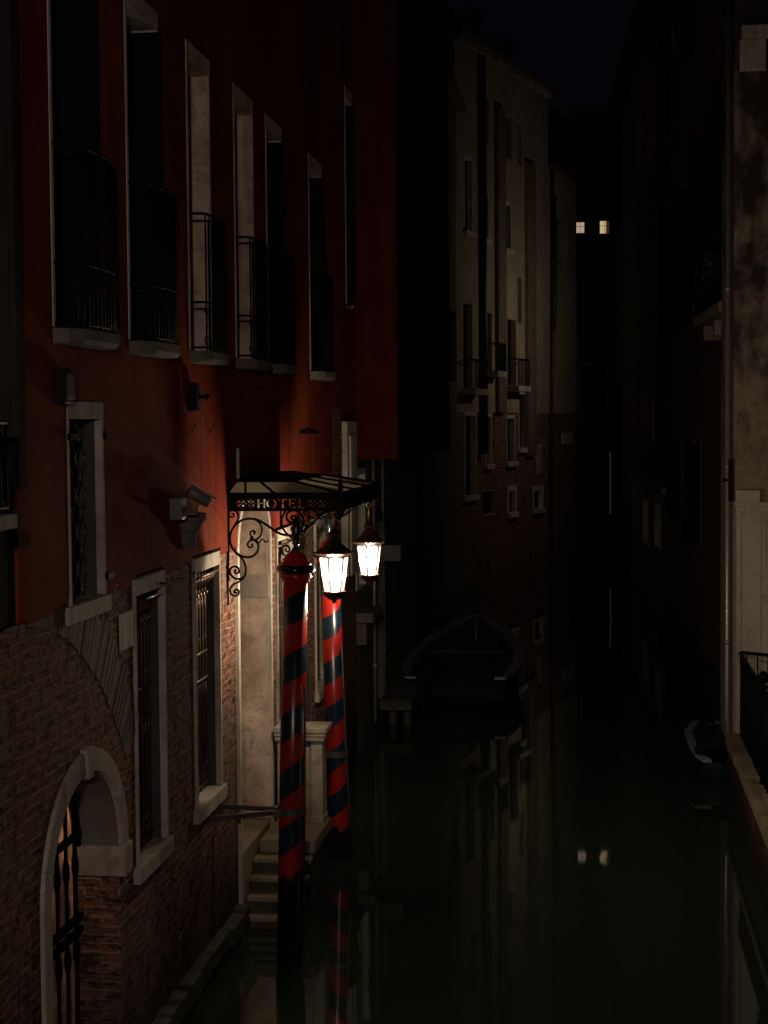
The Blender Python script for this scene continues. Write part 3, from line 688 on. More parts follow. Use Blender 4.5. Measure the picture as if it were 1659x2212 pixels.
v = MB(); top = [T[0], T[1], T[2], T[3]]; hi = [Vector((XW+.02, YC0+.55, ZR+.05)), Vector((xin-.25, YC0+.75, ZR+.06)), Vector((xin-.25, YC1-.75, ZR+.06)), Vector((XW+.02, YC1-.55, ZR+.05))]
v.faces(top+hi, [(0, 1, 5, 4), (1, 2, 6, 5), (2, 3, 7, 6), (4, 5, 6, 7)]); v.build('roof_cap', M['iron'], can)
v = MB(); 
for a, b in ((E[0], E[1]), (E[1], E[2])):
    d = (b-a).normalized(); s = Vector((d.y, -d.x, 0))*.02
    v.hexa([a-s-Vector((0, 0, .04)), b-s-Vector((0, 0, .04)), b+s-Vector((0, 0, .04)), a+s-Vector((0, 0, .04)), a-s, b-s, b+s, a+s])
    lo = Vector((0, 0, ZFB-ZE)); v.hexa([a-s+lo, b-s+lo, b+s+lo, a+s+lo, a-s+lo+Vector((0, 0, .022)), b-s+lo+Vector((0, 0, .022)), b+s+lo+Vector((0, 0, .022)), a+s+lo+Vector((0, 0, .022))])
for p in (E[1], E[2]): v.box((p.x-.02, p.y-.02, ZFB-.03), (p.x+.022, p.y+.022, ZE+.03)); v.lathe([(.02, .03), (.03, .05), (.018, .07), (.03, .09), (.008, .12), (.004, .20), (.001, .21)], p, 8)
v.build('frame', M['iron'], can)

# frieze with cut-outs.  local 2D: x along, y up
def stencil(holes, w_, h_, y0=0.0):
    outer = [(0, 0), (w_, 0), (w_, h_), (0, h_)]
    loops = [outer] + holes
    tris = tessellate_polygon([[Vector((x, y, 0)) for x, y in lp] for lp in loops]); flat = [p for lp in loops for p in lp]
    return loops, tris, flat
def ell(cx, cy, rx, ry, n=12, rot=0):
    return [(cx+rx*math.cos(a)*math.cos(rot)-ry*math.sin(a)*math.sin(rot), cy+rx*math.cos(a)*math.sin(rot)+ry*math.sin(a)*math.cos(rot)) for a in [2*PI*k/n for k in range(n)]]
def arc(cx, cy, r0, r1, a0, a1, n=10, sx=1, taper=False):
    A = [a0+(a1-a0)*k/n for k in range(n+1)]
    return [(cx+sx*r1*math.cos(a), cy+r1*math.sin(a)) for a in A] + [(cx+sx*r0*math.cos(a), cy+r0*math.sin(a)) for a in reversed(A)]
def letters(x0, y0, h):
    """stencil-cut serif capitals, returns hole loops"""
    L = []; x = x0; s = h*.15; g = h*.016; se = h*.06; th = h*.07
    def stem(x, ya, yb, top=True, bot=True):
        p = []
        p += [(x-se, ya), (x+s+se, ya), (x+s, ya+th)] if bot else [(x, ya), (x+s, ya)]
        p += [(x+s, yb-th), (x+s+se, yb), (x-se, yb), (x, yb-th)] if top else [(x+s, yb), (x, yb)]
        if bot: p.append((x, ya+th))
        return p
    m = y0+h*.52
    # H
    for xx in (x, x+h*.50): L.append(stem(xx, y0, m-g, top=False)); L.append(stem(xx, m+g, y0+h, bot=False))
    L.append([(x+s+h*.05, m-h*.035), (x+h*.45, m-h*.035), (x+h*.45, m+h*.04), (x+s+h*.05, m+h*.04)])
    x += h*.80
    # O: two crescents
    cx, cy = x+h*.36, y0+h*.5
    for sg in (1, -1):
        A = [-PI/2+.16 + (PI-.32)*k/14 for k in range(15)]
        o = [(cx+sg*(.02*h+h*.40*math.cos(a)), cy+h*.50*math.sin(a)) for a in A]; i_ = [(cx+sg*(.02*h+h*.27*max(math.cos(a), .0)), cy+h*.455*math.sin(a)) for a in reversed(A)]
        p = o+i_; L.append(p if sg == 1 else p[::-1])
    x += h*.98
    # T
    L.append(stem(x+h*.26, y0, m+.0*h, top=False)); L.append([(x+h*.26, m+2*g), (x+h*.26+s, m+2*g), (x+h*.26+s, y0+h*.93), (x+h*.62, y0+h*.93), (x+h*.64, y0+h*.82), (x+h*.67, y0+h*.82), (x+h*.67, y0+h), (x, y0+h), (x, y0+h*.82), (x+h*.03, y0+h*.82), (x+h*.05, y0+h*.93), (x+h*.26, y0+h*.93)])
    x += h*.84
    # E
    L.append(stem(x, y0, m-g, top=False)); L.append(stem(x, m+g, y0+h, bot=False))
    L.append([(x+s+se+.03*h, y0), (x+h*.58, y0), (x+h*.62, y0+h*.2), (x+h*.59, y0+h*.2), (x+h*.54, y0+th), (x+s+se+.03*h, y0+th)])
    L.append([(x+s+.04*h, m-.035*h), (x+h*.38, m-.035*h), (x+h*.40, m-.10*h), (x+h*.43, m-.10*h), (x+h*.43, m+.11*h), (x+h*.40, m+.11*h), (x+h*.38, m+.04*h), (x+s+.04*h, m+.04*h)])
    L.append([(x+s+se+.03*h, y0+h-th), (x+h*.52, y0+h-th), (x+h*.56, y0+h*.82), (x+h*.59, y0+h*.82), (x+h*.57, y0+h), (x+s+se+.03*h, y0+h)])
    x += h*.82
    # L
    L.append(stem(x, y0, m-g, top=False)); L.append(stem(x, m+g, y0+h, bot=False))
    L.append([(x+s+se+.03*h, y0), (x+h*.58, y0), (x+h*.63, y0+h*.25), (x+h*.60, y0+h*.25), (x+h*.54, y0+th), (x+s+se+.03*h, y0+th)])
    return L
def rosette(cx, cy, R, flip=1):
    H = []
    for a in (0, PI/2, PI, 3*PI/2):
        H.append(ell(cx+math.cos(a)*R*.17, cy+math.sin(a)*R*.17, R*.13, R*.055, 8, a))
    for a in (PI/4, 3*PI/4, 5*PI/4, 7*PI/4):
        H.append(arc(cx+math.cos(a)*R*.08, cy+math.sin(a)*R*.08, R*.42, R*.60, a-.50, a+.50, 8))
        H.append(ell(cx+math.cos(a)*R*.92, cy+math.sin(a)*R*.80, R*.09, R*.09, 6))
        H.append(ell(cx+math.cos(a)*R*.24, cy+math.sin(a)*R*.24, R*.04, R*.04, 6))
    for sg in (1, -1): H.append(ell(cx+sg*R*.95, cy, R*.10, R*.2, 4)); H.append(ell(cx, cy+sg*R*.86, R*.14, R*.06, 4))
    return H
def frieze(P0, ex, L, H, holes, name):
    loops, tris, flat = stencil(holes, L, H)
    v = MB(); n = ex.cross(Vector((0, 0, 1))); t = .004
    pts = [P0 + ex*x + Vector((0, 0, y)) for x, y in flat]; k = len(pts)
    v.faces([p+n*t for p in pts] + [p-n*t for p in pts], [tuple(f) for f in tris] + [tuple(k+i for i in reversed(f)) for f in tris])
    i0 = 0
    for lp in loops:
        m_ = len(lp); v.faces([pts[i0+j]+n*t for j in range(m_)] + [pts[i0+j]-n*t for j in range(m_)], [(j, (j+1) % m_, m_+(j+1) % m_, m_+j) for j in range(m_)]); i0 += m_
    return v.build(name, M['iron'], can)
FL = CX1 - (XW+.02); FH = ZE-.04 - (ZFB+.022); yy = .012; hh = .083
xH = c4(428, 450).x - (XW+.02); 
lt = letters(xH, (FH-hh)/2, hh)
k = (c4(822, 450).x - (XW+.02) - xH)/(max(p[0] for l in lt for p in l) - xH); lt = [[(xH+(x-xH)*k, y) for x, y in l] for l in lt]
ends = max(p[0] for l in lt for p in l); hl = lt[:]
R = FH*.47; x = xH-.012-R*1.1
while x > R*.9: hl += rosette(x, FH/2, R); x -= R*2.12
x = ends+.008+R*1.1
while x < FL-R*.9: hl += rosette(x, FH/2, R); x += R*2.12
frieze(Vector((XW+.02, YC0, ZFB+.022)), Vector((1, 0, 0)), FL, FH, hl, 'hotel_frieze')
hl = []; x = R*1.2
while x < YC1-YC0-R: hl += rosette(x, FH/2, R); x += R*2.15
frieze(Vector((CX1, YC0, ZFB+.022)), Vector((0, 1, 0)), YC1-YC0, FH, hl, 'side_frieze')

# scrolled brackets traced in the plane of each end frame
def smooth(pts, it=2):
    for _ in range(it):
        q = [pts[0]]
        for a, b in zip(pts, pts[1:]): q += [(a[0]*.75+b[0]*.25, a[1]*.75+b[1]*.25), (a[0]*.25+b[0]*.75, a[1]*.25+b[1]*.75)]
        q.append(pts[-1]); pts = q
    return pts
SCR = [
 (.013, [(168, 245), (168, 700), (163, 900), (165, 1060)]), (.009, [(160, 1010), (166, 1250)]),
 (.0125, [(720, 680), (660, 690), (600, 680), (545, 655), (480, 605), (420, 568), (360, 550), (290, 556), (235, 588), (192, 645), (176, 715), (190, 780), (228, 830), (280, 862), (340, 866), (385, 845), (412, 800), (408, 752), (372, 722)]),
 (.010, [(372, 722), (335, 732), (318, 758), (330, 784), (355, 786), (364, 768), (350, 757)]),
 (.010, [(385, 722), (425, 700), (442, 650), (430, 600), (400, 568), (360, 550)]),
 (.010, [(370, 708), (345, 690), (342, 664), (360, 650), (382, 656), (380, 674), (366, 674)]),
 (.008, [(388, 712), (405, 745), (425, 745), (432, 718), (452, 720), (462, 742), (480, 742), (484, 728), (494, 738)]),
 (.0115, [(228, 830), (275, 870), (302, 920), (310, 975), (300, 1020), (262, 1042), (215, 1038), (182, 1005), (178, 965), (200, 940), (235, 940), (256, 966), (248, 994), (224, 997), (216, 975), (232, 966)]),
 (.0105, [(300, 1020), (262, 1060), (205, 1085), (178, 1120), (186, 1165), (220, 1182), (250, 1168), (254, 1138), (232, 1122), (212, 1138), (222, 1158), (236, 1148)]),
 (.010, [(170, 495), (200, 482), (235, 495), (250, 535), (238, 575), (205, 620), (184, 668)]),
 (.009, [(172, 500), (172, 528), (192, 544), (212, 532), (210, 512), (192, 514)]),
 (.012, [(715, 690), (755, 650), (775, 600), (775, 545), (750, 500), (705, 482), (660, 490), (635, 525), (640, 562), (672, 586), (708, 576), (722, 550), (708, 530), (684, 530), (676, 548), (690, 564), (706, 552)]),
 (.0125, [(700, 690), (770, 655), (830, 610), (890, 545), (940, 502), (1000, 482), (1050, 488), (1075, 520), (1074, 552), (1052, 572)]),
 (.009, [(775, 492), (808, 498), (828, 535), (820, 580), (800, 620), (770, 655)]), (.009, [(780, 490), (775, 505), (790, 520), (808, 540), (820, 545)]),
 (.009, [(815, 525), (850, 548), (890, 552), (930, 550)]),
 (.010, [(720, 680), (700, 655), (680, 655), (672, 632), (688, 614), (708, 622), (706, 640), (694, 638)]),
]
def scrolls(Y, name):
    v = MB()
    for r, pts in SCR:
        v.tube([c4(x, y, YC0) + Vector((.028, Y-YC0, 0)) for x, y in smooth(pts)], r*1.0, 6)
    v.lathe([(.003, -.03), (.02, 0), (.003, .03)], c4(376, 715, YC0) + Vector((0, Y-YC0, 0)), 8)
    return v.build(name, M['iron'], can)
scrolls(YC0+.01, 'scroll_bracket'); scrolls(YC1-.02, 'scroll_bracket')
v = MB(); hf.box(v, 16.42, 16.49, 4.5, 4.80, .02, .05); v.build('hanger_strut', M['pipe'], can)

# ================================================================== LANTERNS
def lantern(c, s, lab, hook, a0=.3):
    """c: centre of the pane top; s: scale (1 = .33 m across)"""
    th = thing('hanging_lantern', (c.x, c.y, c.z-.5*s), lab, 'lantern', 'lit lanterns hanging from the canopy')
    n = 6; hR = .170*s
    def Z(z): return c + Vector((0, 0, z*s))
    rt, rb, zb = .148*s, .098*s, -.345*s
    top = [c + Vector((rt*math.cos(a0+2*PI*k/n), rt*math.sin(a0+2*PI*k/n), 0)) for k in range(n)]
    bot = [c + Vector((rb*math.cos(a0+2*PI*k/n), rb*math.sin(a0+2*PI*k/n), zb)) for k in range(n)]
    v = MB()
    for k in range(n): v.face([bot[k], bot[(k+1) % n], top[(k+1) % n], top[k]])
    v.build('glass', M['lampglass'], th)
    v = MB()
    for k in range(n): v.tube([bot[k], top[k]], .0065*s, 5); v.tube([bot[k], bot[(k+1) % n]], .008*s, 5); v.tube([top[k], top[(k+1) % n]], .010*s, 5)
    for k in range(n):   # little scallops under the eave
        a, b = top[k], top[(k+1) % n]; i1 = (bot[k]-top[k]).normalized()
        for q in range(2):
            p, r_ = a.lerp(b, q/2), a.lerp(b, (q+1)/2); v.tube([p.lerp(r_, j/6) + i1*.030*s*math.sin(PI*j/6) for j in range(7)], .004*s, 4)
    v.build('cage', M['copper'], th)
    v = MB(); v.lathe([(rt*1.0, 0), (rt*1.12, .004*s), (hR*1.18, .030*s), (hR*1.20, .036*s), (hR*1.02, .045*s), (hR*.78, .075*s), (hR*.52, .115*s), (hR*.36, .155*s), (hR*.28, .175*s), (hR*.34, .19*s), (hR*.36, .215*s), (hR*.22, .24*s), (.012*s, .26*s), (.012*s, .29*s), (.001, .295*s)], c, 6, smooth=False, a0=a0)
    for k in range(n): aa = a0+2*PI*k/n; v.lathe([(.008*s, 0), (.010*s, .01*s), (.002*s, .03*s)], c + Vector((hR*1.18*math.cos(aa), hR*1.18*math.sin(aa), .034*s)), 6)
    v.build('hood', M['copper'], th, .002)
    v = MB(); zz = -.345*s; v.lathe([(rb*1.15, zz+.004*s), (rb*1.20, zz-.012*s), (rb*1.05, zz-.025*s), (rb*.92, zz-.05*s), (rb*.55, zz-.075*s), (rb*.25, zz-.085*s), (rb*.25, zz-.11*s), (.001, zz-.115*s)], c, 12); v.build('base', M['copper'], th, .002)
    v = MB(); P = [Z(.29), Z(.36), Z(.42)]
    v.tube(P, .010*s, 8); v.tube([Z(.42) + Vector((.025*s*math.sin(k*PI/4), 0, .025*s*(1-math.cos(k*PI/4)))) for k in range(8)], .006*s, 6, closed=True)
    v.tube([Z(.45), Vector(hook).lerp(Z(.45), .5), Vector(hook)], .007*s, 6); v.build('hanger', M['brass'] if s < 1 else M['iron'], th)
    v = MB(); v.lathe([(.001, -.14*s), (.020*s, -.13*s), (.030*s, -.10*s), (.026*s, -.07*s), (.016*s, -.04*s), (.016*s, -.01*s)], c, 12); v.build('bulb', M['bulb'], th)
    lamp('POINT', 'lantern_light', c + Vector((0, 0, -.20*s)), 190.0, (1, .80, .56), shadow_soft_size=.055)
    return th
M['bulb'] = m_emit('bulb', (1, .9, .75), 30, .55)
YL1 = 16.05; c1 = onY(721, 1201, YL1+.02); lantern(c1, .98, 'nearer glowing hexagonal lantern hanging in front of the rear striped pole', (c1.x-.01, c1.y, ZFB))
YL2 = 18.78; c2 = onY(797, 1176, YL2); lantern(c2, .98, 'farther glowing hexagonal lantern hanging alone at the far corner of the canopy', (c2.x+.0, c2.y, ZFB+.05), .45)
v = MB(); v.tube([Vector((CX1, YC1, ZFB+.03)), Vector((CX1+.03, YC1+.02, ZFB+.02)), Vector((c2.x, c2.y, ZFB+.05))], .011, 6); v.tube([onY(u_, v_, YC0+1.2) for u_, v_ in ((736, 1100), (742, 1104), (750, 1105), (757, 1103), (765, 1092), (772, 1086))], .005, 5); v.build('lantern_arm', M['iron'], can)

# ================================================================== NEIGHBOUR AT THE LEFT EDGE
nb = thing('neighbouring_building', (XW, 8.6, 0), 'shadowy grey building with a stone balcony at the left edge, beside the red hotel', 'building')
v = MB(); panel(v, hf, 4.0, SX, 3.82, 15, [(9.35, 9.95, 4.6, 8.0)]); v.build('wall', M['unlitst'], nb)
v = MB(); panel(v, hf, 4.0, S0, -.4, 3.82, []); v.build('brick_wall', M['brick'], nb)
po, h = window(nb, hf, 9.35, 9.95, 4.6, 8.0, .01, .01, .25, .02, fm='unlitst')
v = MB(); hf.box(v, 9.98, 10.12, 4.66, 12, 0, .05); v.build('pilaster', M['unlitst'], nb, .006)
v = MB(); pe = onX(38, 1092, XW+.36); ys = pe.y; v.box((XW, ys-.9, 4.48), (XW+.36, ys, 4.56)); so = v.build('balcony', M['stone'], nb, .008)
v = MB(); v.box((XW, ys-.40, 4.28), (XW+.22, ys-.12, 4.48)); v.box((XW, ys-.36, 4.15), (XW+.13, ys-.16, 4.28)); v.build('corbel', M['stone'], so, .02)
v = MB(); zt = 5.06
for (x, y0_, y1_) in ((XW+.32, ys-.85, ys-.06),):
    for z in (4.60, zt): v.tube([(x, y0_, z), (x, y1_, z), (XW+.03, y1_, z)], .014, 6)
    for k in range(9): y = y0_+(y1_-y0_)*k/8; v.tube([(x, y, 4.57), (x, y, zt)], .009, 5)
for k in range(4): x = XW+.03+.29*k/3; v.tube([(x, ys-.06, 4.57), (x, ys-.06, zt)], .009, 5)
for k in range(3):
    for zc in (4.74, 4.93): v.tube([(XW+.08+.1*k+.035*math.cos(j*PI/5), ys-.06, zc+.06*math.sin(j*PI/5)) for j in range(10)], .006, 4, closed=True)
v.build('railing', M['iron'], so)

# ================================================================== DARK-RED JUTTING HOUSE
rb = thing('jutting_red_house', (-3.2, 28, 0), 'dark red house jutting out over the canal beyond the hotel', 'building')
rx = onY(858, 800, 24.85).x; rz = onY(800, 991, 24.85).z; RX = rx
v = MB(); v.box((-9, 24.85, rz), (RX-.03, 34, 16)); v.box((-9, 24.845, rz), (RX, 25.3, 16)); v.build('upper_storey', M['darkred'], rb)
v = MB(); v.box((RX-.03, 25.31, rz-.01), (RX-.01, 34, 16)); v.build('shaded_canal_wall', M['unlitst'], rb)  # dark sheet over the house side, shade put into its colour
lf = Fac((XW-.06, 24.92), (XW-.06, 34)); lh = []
v_ = MB()
po, h = window(rb, lf, .25, 1.05, 2.55, 4.25, .16, .10, .14, .06, fm='palegreen', back='glassdark'); lh.append(h)
po, h = window(rb, lf, 2.4, 3.4, .4, 3.4, .08, .12, .25, .03, fm='greyst', back='void', name='door'); lh.append(h)
panel(v_, lf, 0, 9.1, -.4, rz, lh); v_.build('lower_wall', M['greyst'], rb)
v = MB(); v.box((-3.56, 25.1, 2.05), (-3.28, 26.2, 2.2)); v.box((-3.56, 25.25, 1.7), (-3.40, 26.0, 2.05)); v.build('stone_shelf', M['greystone'], rb, .02)
for i, (u0, vt, vb) in enumerate(((826, 992, 1440), (806, 992, 1290))):
    y_ = 28.5 if i == 0 else 26.6; p = onY(u0, vt, y_); v = MB(); v.tube([(p.x, y_, rz), (p.x, y_, .3)], .028, 8)
    for z in (1.2, 2.6): v.lathe([(.04, -.03), (.04, .03)], (p.x, y_, z), 10)
    tag(v.build('drainpipe', M['pipe']), ('slim grey pipe nearer to the farther lantern below the jutting red house', 'slim grey pipe farther along below the jutting red house')[1-i], 'drainpipe', 'drainpipes on the facades')
v = MB(); p = onY(862, 1188, 27.6); v.box((p.x-.36, 27.3, p.z-.16), (p.x+.06, 28.4, p.z+.10)); v.box((XW-.06, 27.35, p.z-.10), (p.x-.36, 28.3, p.z+.08)); tag(v.build('stone_balcony_slab', M['greystone'], None, .04), 'pale rounded stone slab projecting from the dark wall behind the farther lantern', 'stone slab')

# ================================================================== DARK HOUSE
dk = thing('dark_house', (-4.0, 42, 0), 'unlit dark house with a faintly green attic between the red and the ochre houses', 'building')
df = Fac((-4.05, 34.02), (-4.1, 51.2)); dh = []
for (u0, u1, v0, v1, bk_, fm) in ((930, 943, 140, 216, 'lit3', 'greenst'), (934, 957, 308, 468, 'shutter', 'greenst'), (934, 984, 640, 812, 'shutter', 'greenst'), (907, 912, 320, 410, 'lit4', 'greenst'), (880, 896, 640, 820, 'shutter', 'greenst')):
    a, z1 = df.U(u0, v0); b, _ = df.U(u1, v0); _, z0 = df.U(u0, v1)
    po, h = window(dk, df, a, b, z0, z1, .10, .12, .18, .02, fm=fm, back=bk_); dh.append(h)
v = MB(); panel(v, df, 0, 17.2, -.4, 14.2, dh); v.face([df.P(0, -.4), df.P(0, 14.2), (-12, 34.02, 14.2), (-12, 34.02, -.4)]); v.build('wall', M['greenst'], dk)
v = MB(); v.hexa([df.P(-.1, 14.2, .3), df.P(17.3, 14.2, .3), df.P(17.3, 14.2, -5), df.P(-.1, 14.2, -5), df.P(-.1, 14.35, .3), df.P(17.3, 14.35, .3), df.P(17.3, 16.0, -5), df.P(-.1, 16.0, -5)]); v.build('roof', M['roof'], dk)
v = MB(); v.box((-6.2, 43.0, 14.3), (-5.6, 43.8, 17.0)); v.build('chimney', M['greyst'], dk)

# ================================================================== OCHRE HOUSE + LOW HOUSE (slanting across the end)
oc = thing('ochre_house', (-3, 56, 0), 'tall ochre house with brick lower floors, flues and many dark windows beyond the canal', 'building')
of = Fac((-4.17, 51.3), (-1.66, 61.2)); oh = []
OW = [(1003, 1026, 898, 1072, 1, 0), (998, 1018, 655, 838, 0, 1), (1048, 1060, 675, 800, 0, 1), (1094, 1113, 689, 832, 0, 1), (1120, 1134, 852, 968, 1, 0), (1048, 1059, 900, 1003, 1, 0),
      (1094, 1110, 904, 998, 1, 0), (1041, 1068, 1063, 1113, 0, 2), (1098, 1112, 1062, 1108, 2, 3), (1153, 1170, 1062, 1100, 2, 3), (1158, 1168, 952, 1023, 0, 0), (1090, 1103, 246, 338, 0, 0), (1116, 1126, 260, 350, 0, 0),
      (1090, 1102, 440, 536, 1, 0), (1116, 1125, 598, 697, 0, 0), (1002, 1018, 341, 496, 1, 0), (1041, 1053, 208, 305, 0, 0), (1041, 1053, 412, 513, 1, 0)]
OZ = 5.28
for (u0, u1, v0, v1, fk, kind) in OW:
    a, z1 = of.U(u0, v0); b, _ = of.U(u1, v0); _, z0 = of.U(u0, v1)
    po, h = window(oc, of, a, b, z0, z1, (.03, .07, .16)[fk], (.04, .10, .20)[fk], .16, .03, sill=(.16, .12, .12) if fk else None, fm='pale' if fk else 'ochre', back='shutter', bars=5 if kind in (2, 3) else 0); oh.append(h)
    if kind == 1:
        v = MB(); of.box(v, a-.1, b+.3, z0-.22, z0-.02, 0, .45); so = v.build('balcony', M['stone'], oc, .02); v = MB()
        for q in range(9): t = a-.05+(b-a+.3)*q/8; v.tube([of.P(t, z0-.02, .42), of.P(t, z0+.85, .42)], .016, 4)
        v.tube([of.P(a-.08, z0+.85, .02), of.P(a-.08, z0+.85, .42), of.P(b+.26, z0+.85, .42), of.P(b+.26, z0+.85, .02)], .022, 4); v.build('railing', M['iron'], so)
v = MB(); panel(v, of, 0, of.L, OZ, 16.5, oh, .03); v.face([of.P(0, -.4), of.P(0, 16.5), of.P(0, 16.5, -8), of.P(0, -.4, -8)]); v.face([of.P(of.L, -.4), of.P(of.L, 16.5), of.P(of.L, 16.5, -8), of.P(of.L, -.4, -8)]); v.build('stucco_wall', M['ochre'], oc)
v = MB(); panel(v, of, 0, of.L, -.4, OZ, oh, 0); v.build('brick_wall', M['brick_dry'], oc)
v = MB(); v.hexa([of.P(-.1, 16.5, .35), of.P(of.L+.1, 16.5, .35), of.P(of.L+.1, 16.5, -5), of.P(-.1, 16.5, -5), of.P(-.1, 16.65, .35), of.P(of.L+.1, 16.65, .35), of.P(of.L+.1, 18, -5), of.P(-.1, 18, -5)]); ro = v.build('roof', M['roof'], oc)
for k in range(30): t = of.L*(k+.5)/30; v = MB(); of.box(v, t-.07, t+.07, 16.32, 16.49, .03, .27); v.build('cornice_bracket', M['stone'], oc)
for (u0, u1, v0, v1) in ((1059, 1078, 35, 128), (1128, 1140, 100, 165)):
    a = of.U(u0, 200)[0]; b = of.U(u1, 200)[0]; z1 = of.U(u0, v0)[1]; v = MB(); of.box(v, a, b, 16.5, z1, -1.6, -.6); of.box(v, a-.1, b+.1, z1, z1+.35, -1.7, -.5); v.build('chimney', M['flue'], oc)
for (u0, u1, v0, v1) in ((1066, 1083, 232, 892), (1131, 1149, 350, 985)):
    a = of.U(u0, v0)[0]; b = of.U(u1, v0)[0]; z1 = of.U(u0, v0)[1]; z0 = of.U(u0, v1)[1]; v = MB(); of.box(v, a, b, z0, z1, 0, .15); v.build('flue', M['flue'], oc)
v = MB(); v.tube([of.P(of.U(1035, 500)[0], 16.3, .12), of.P(of.U(1036, 500)[0], 4.0, .12)], .12, 8); tag(v.build('drainpipe', M['darkpipe']), 'thick dark drainpipe at the left end of the ochre house', 'drainpipe', 'drainpipes on the facades')
v = MB(); v.tube([of.P(of.U(1185, 230)[0], 16.0, .12), of.P(of.U(1187, 400)[0], 12.0, .12), of.P(of.U(1186, 900)[0], 5, .1), of.P(of.U(1186, 1150)[0], .3, .1)], .07, 6); tag(v.build('drainpipe', M['darkpipe']), 'thin dark drainpipe between the ochre house and the lower pale house', 'drainpipe', 'drainpipes on the facades')
lw = thing('low_house', (-1.2, 63, 0), 'lower pale house with a white plate at the far end beside the ochre house', 'building')
wf = Fac((-1.66, 61.21), (-.72, 64.9)); wh = []
a, z1 = wf.U(1201, 478); b, _ = wf.U(1212, 478); z0 = wf.U(1201, 567)[1]
po, h = window(lw, wf, a, b, z0, z1, .06, .1, .16, .03, fm='greyst', back='shutter'); wh.append(h)
v = MB(); panel(v, wf, 0, wf.L, OZ, 13.9, wh, .03); v.face([wf.P(wf.L, -.4), wf.P(wf.L, 13.9), wf.P(wf.L, 13.9, -8), wf.P(wf.L, -.4, -8)]); v.build('stucco_wall', M['ochre'], lw)
v = MB(); panel(v, wf, 0, wf.L, -.4, OZ, [], 0); v.build('brick_wall', M['brick_dry'], lw)
v = MB(); v.hexa([wf.P(0, 13.9, .3), wf.P(wf.L+.1, 13.9, .3), wf.P(wf.L+.1, 13.9, -4), wf.P(0, 13.9, -4), wf.P(0, 14.0, .3), wf.P(wf.L+.1, 14.0, .3), wf.P(wf.L+.1, 15, -4), wf.P(0, 15, -4)]); v.build('roof', M['roof'], lw)
a, z1 = wf.U(1213, 935); b = wf.U(1236, 935)[0]; z0 = wf.U(1213, 960)[1]; v = MB(); wf.box(v, a, b, z0, z1, .0, .04); tag(v.build('wall_plate', M['plate'], None, .01), 'small square white plate on the far brick wall above the water', 'sign')
v = MB(); v.tube([wf.P(wf.U(1187, 700)[0]+.05, 13, .15), wf.P(.2, 9.5, .2), wf.P(.1, 8.2, .15)], .10, 6); tag(v.build('vent_pipe', M['darkpipe']), 'crooked black flue pipe hanging on the low house wall', 'pipe')

# ================================================================== END HOUSE WITH LIT WINDOWS
en = thing('end_house', (1, 69, 0), 'black silhouetted house closing the canal with two small lit windows', 'building')
ef = Fac((-4, 69), (8, 69)); eh = []
for (u0, u1, v0, v1, m_) in ((1245, 1262, 480, 503, 'lit1'), (1296, 1316, 477, 504, 'lit2')):
    a, z1 = ef.U(u0, v0); b, z0 = ef.U(u1, v1); po, h = window(en, ef, a, b, z0, z1, .05, .05, .12, .02, fm='greyst', back=m_, name='lit_window'); eh.append(h)
    q = MB(); ef.box(q, a+(b-a)*.46, a+(b-a)*.50, z0, z1, -.10, -.07); ef.box(q, a, b, z0+(z1-z0)*.60, z0+(z1-z0)*.63, -.10, -.07); q.build('glazing_bar', M['terracotta'], po)
    if m_ == 'lit2': q = MB(); ef.box(q, a+(b-a)*.62, a+(b-a)*.68, z0, z1, -.10, -.06); ef.box(q, a+(b-a)*.7, b, z0, z1, -.115, -.11); q.build('curtain', M['lit4'], po)
for (u0, u1, v0, v1) in ((1262, 1312, 615, 708), (1255, 1308, 790, 905)):
    a, z1 = ef.U(u0, v0); b, z0 = ef.U(u1, v1); po, h = window(en, ef, a, b, z0, z1, .08, .10, .16, .03, fm='greyst', back='shutter'); eh.append(h)
v = MB(); panel(v, ef, 0, 12, -.4, 17, eh); v.build('wall', M['unlitst'], en)
v = MB(); v.box((-4, 68.7, 17), (8, 75, 17.3)); v.build('roof', M['roof'], en)
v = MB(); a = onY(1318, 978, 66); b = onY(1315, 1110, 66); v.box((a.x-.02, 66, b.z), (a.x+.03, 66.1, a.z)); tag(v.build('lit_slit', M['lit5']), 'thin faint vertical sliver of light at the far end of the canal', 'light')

# ================================================================== RIGHT SIDE
CY = 23.4; cxr = onY(1584, 1400, CY).x
nr = thing('corner_house', (cxr+1, CY+1, 0), 'weathered beige corner house with pale stone pilaster at the right edge', 'building')
cf = Fac((cxr, CY), (cxr+6, CY)); ch = []
z1 = cf.U(1634, 98)[1]
v = MB(); panel(v, cf, 0, 6, -.4, 13, ch); v.face([(cxr, CY, -.4), (cxr, CY+2.4, -.4), (cxr, CY+2.4, 13), (cxr, CY, 13)]); v.face([(cxr, CY+2.4, -.4), (cxr+6, CY+2.4, -.4), (cxr+6, CY+2.4, 13), (cxr, CY+2.4, 13)])
v.face([(cxr, CY, 13), (cxr+6, CY, 13), (cxr+6, CY+2.4, 13), (cxr, CY+2.4, 13)]); v.build('wall', M['beige'], nr)
v = MB(); zt = cf.U(1600, 1058)[1]; zc = cf.U(1600, 1084)[1]; zb = .8
cf.box(v, .03, .62, zb, zc-.06, .0, .05); cf.box(v, .03, .10, zb, zc-.12, .05, .065); cf.box(v, .30, .36, zb, zc-.12, .05, .065); cf.box(v, .10, .30, zc-.16, zc-.10, .05, .062)
v.build('pilaster', M['pale'], nr, .006)
v = MB(); cf.box(v, .02, .34, zc, zt, .0, .09); cf.box(v, .01, .64, zc-.06, zc-.001, .0, .075); v.build('pilaster_capital', M['pale'], nr, .01)
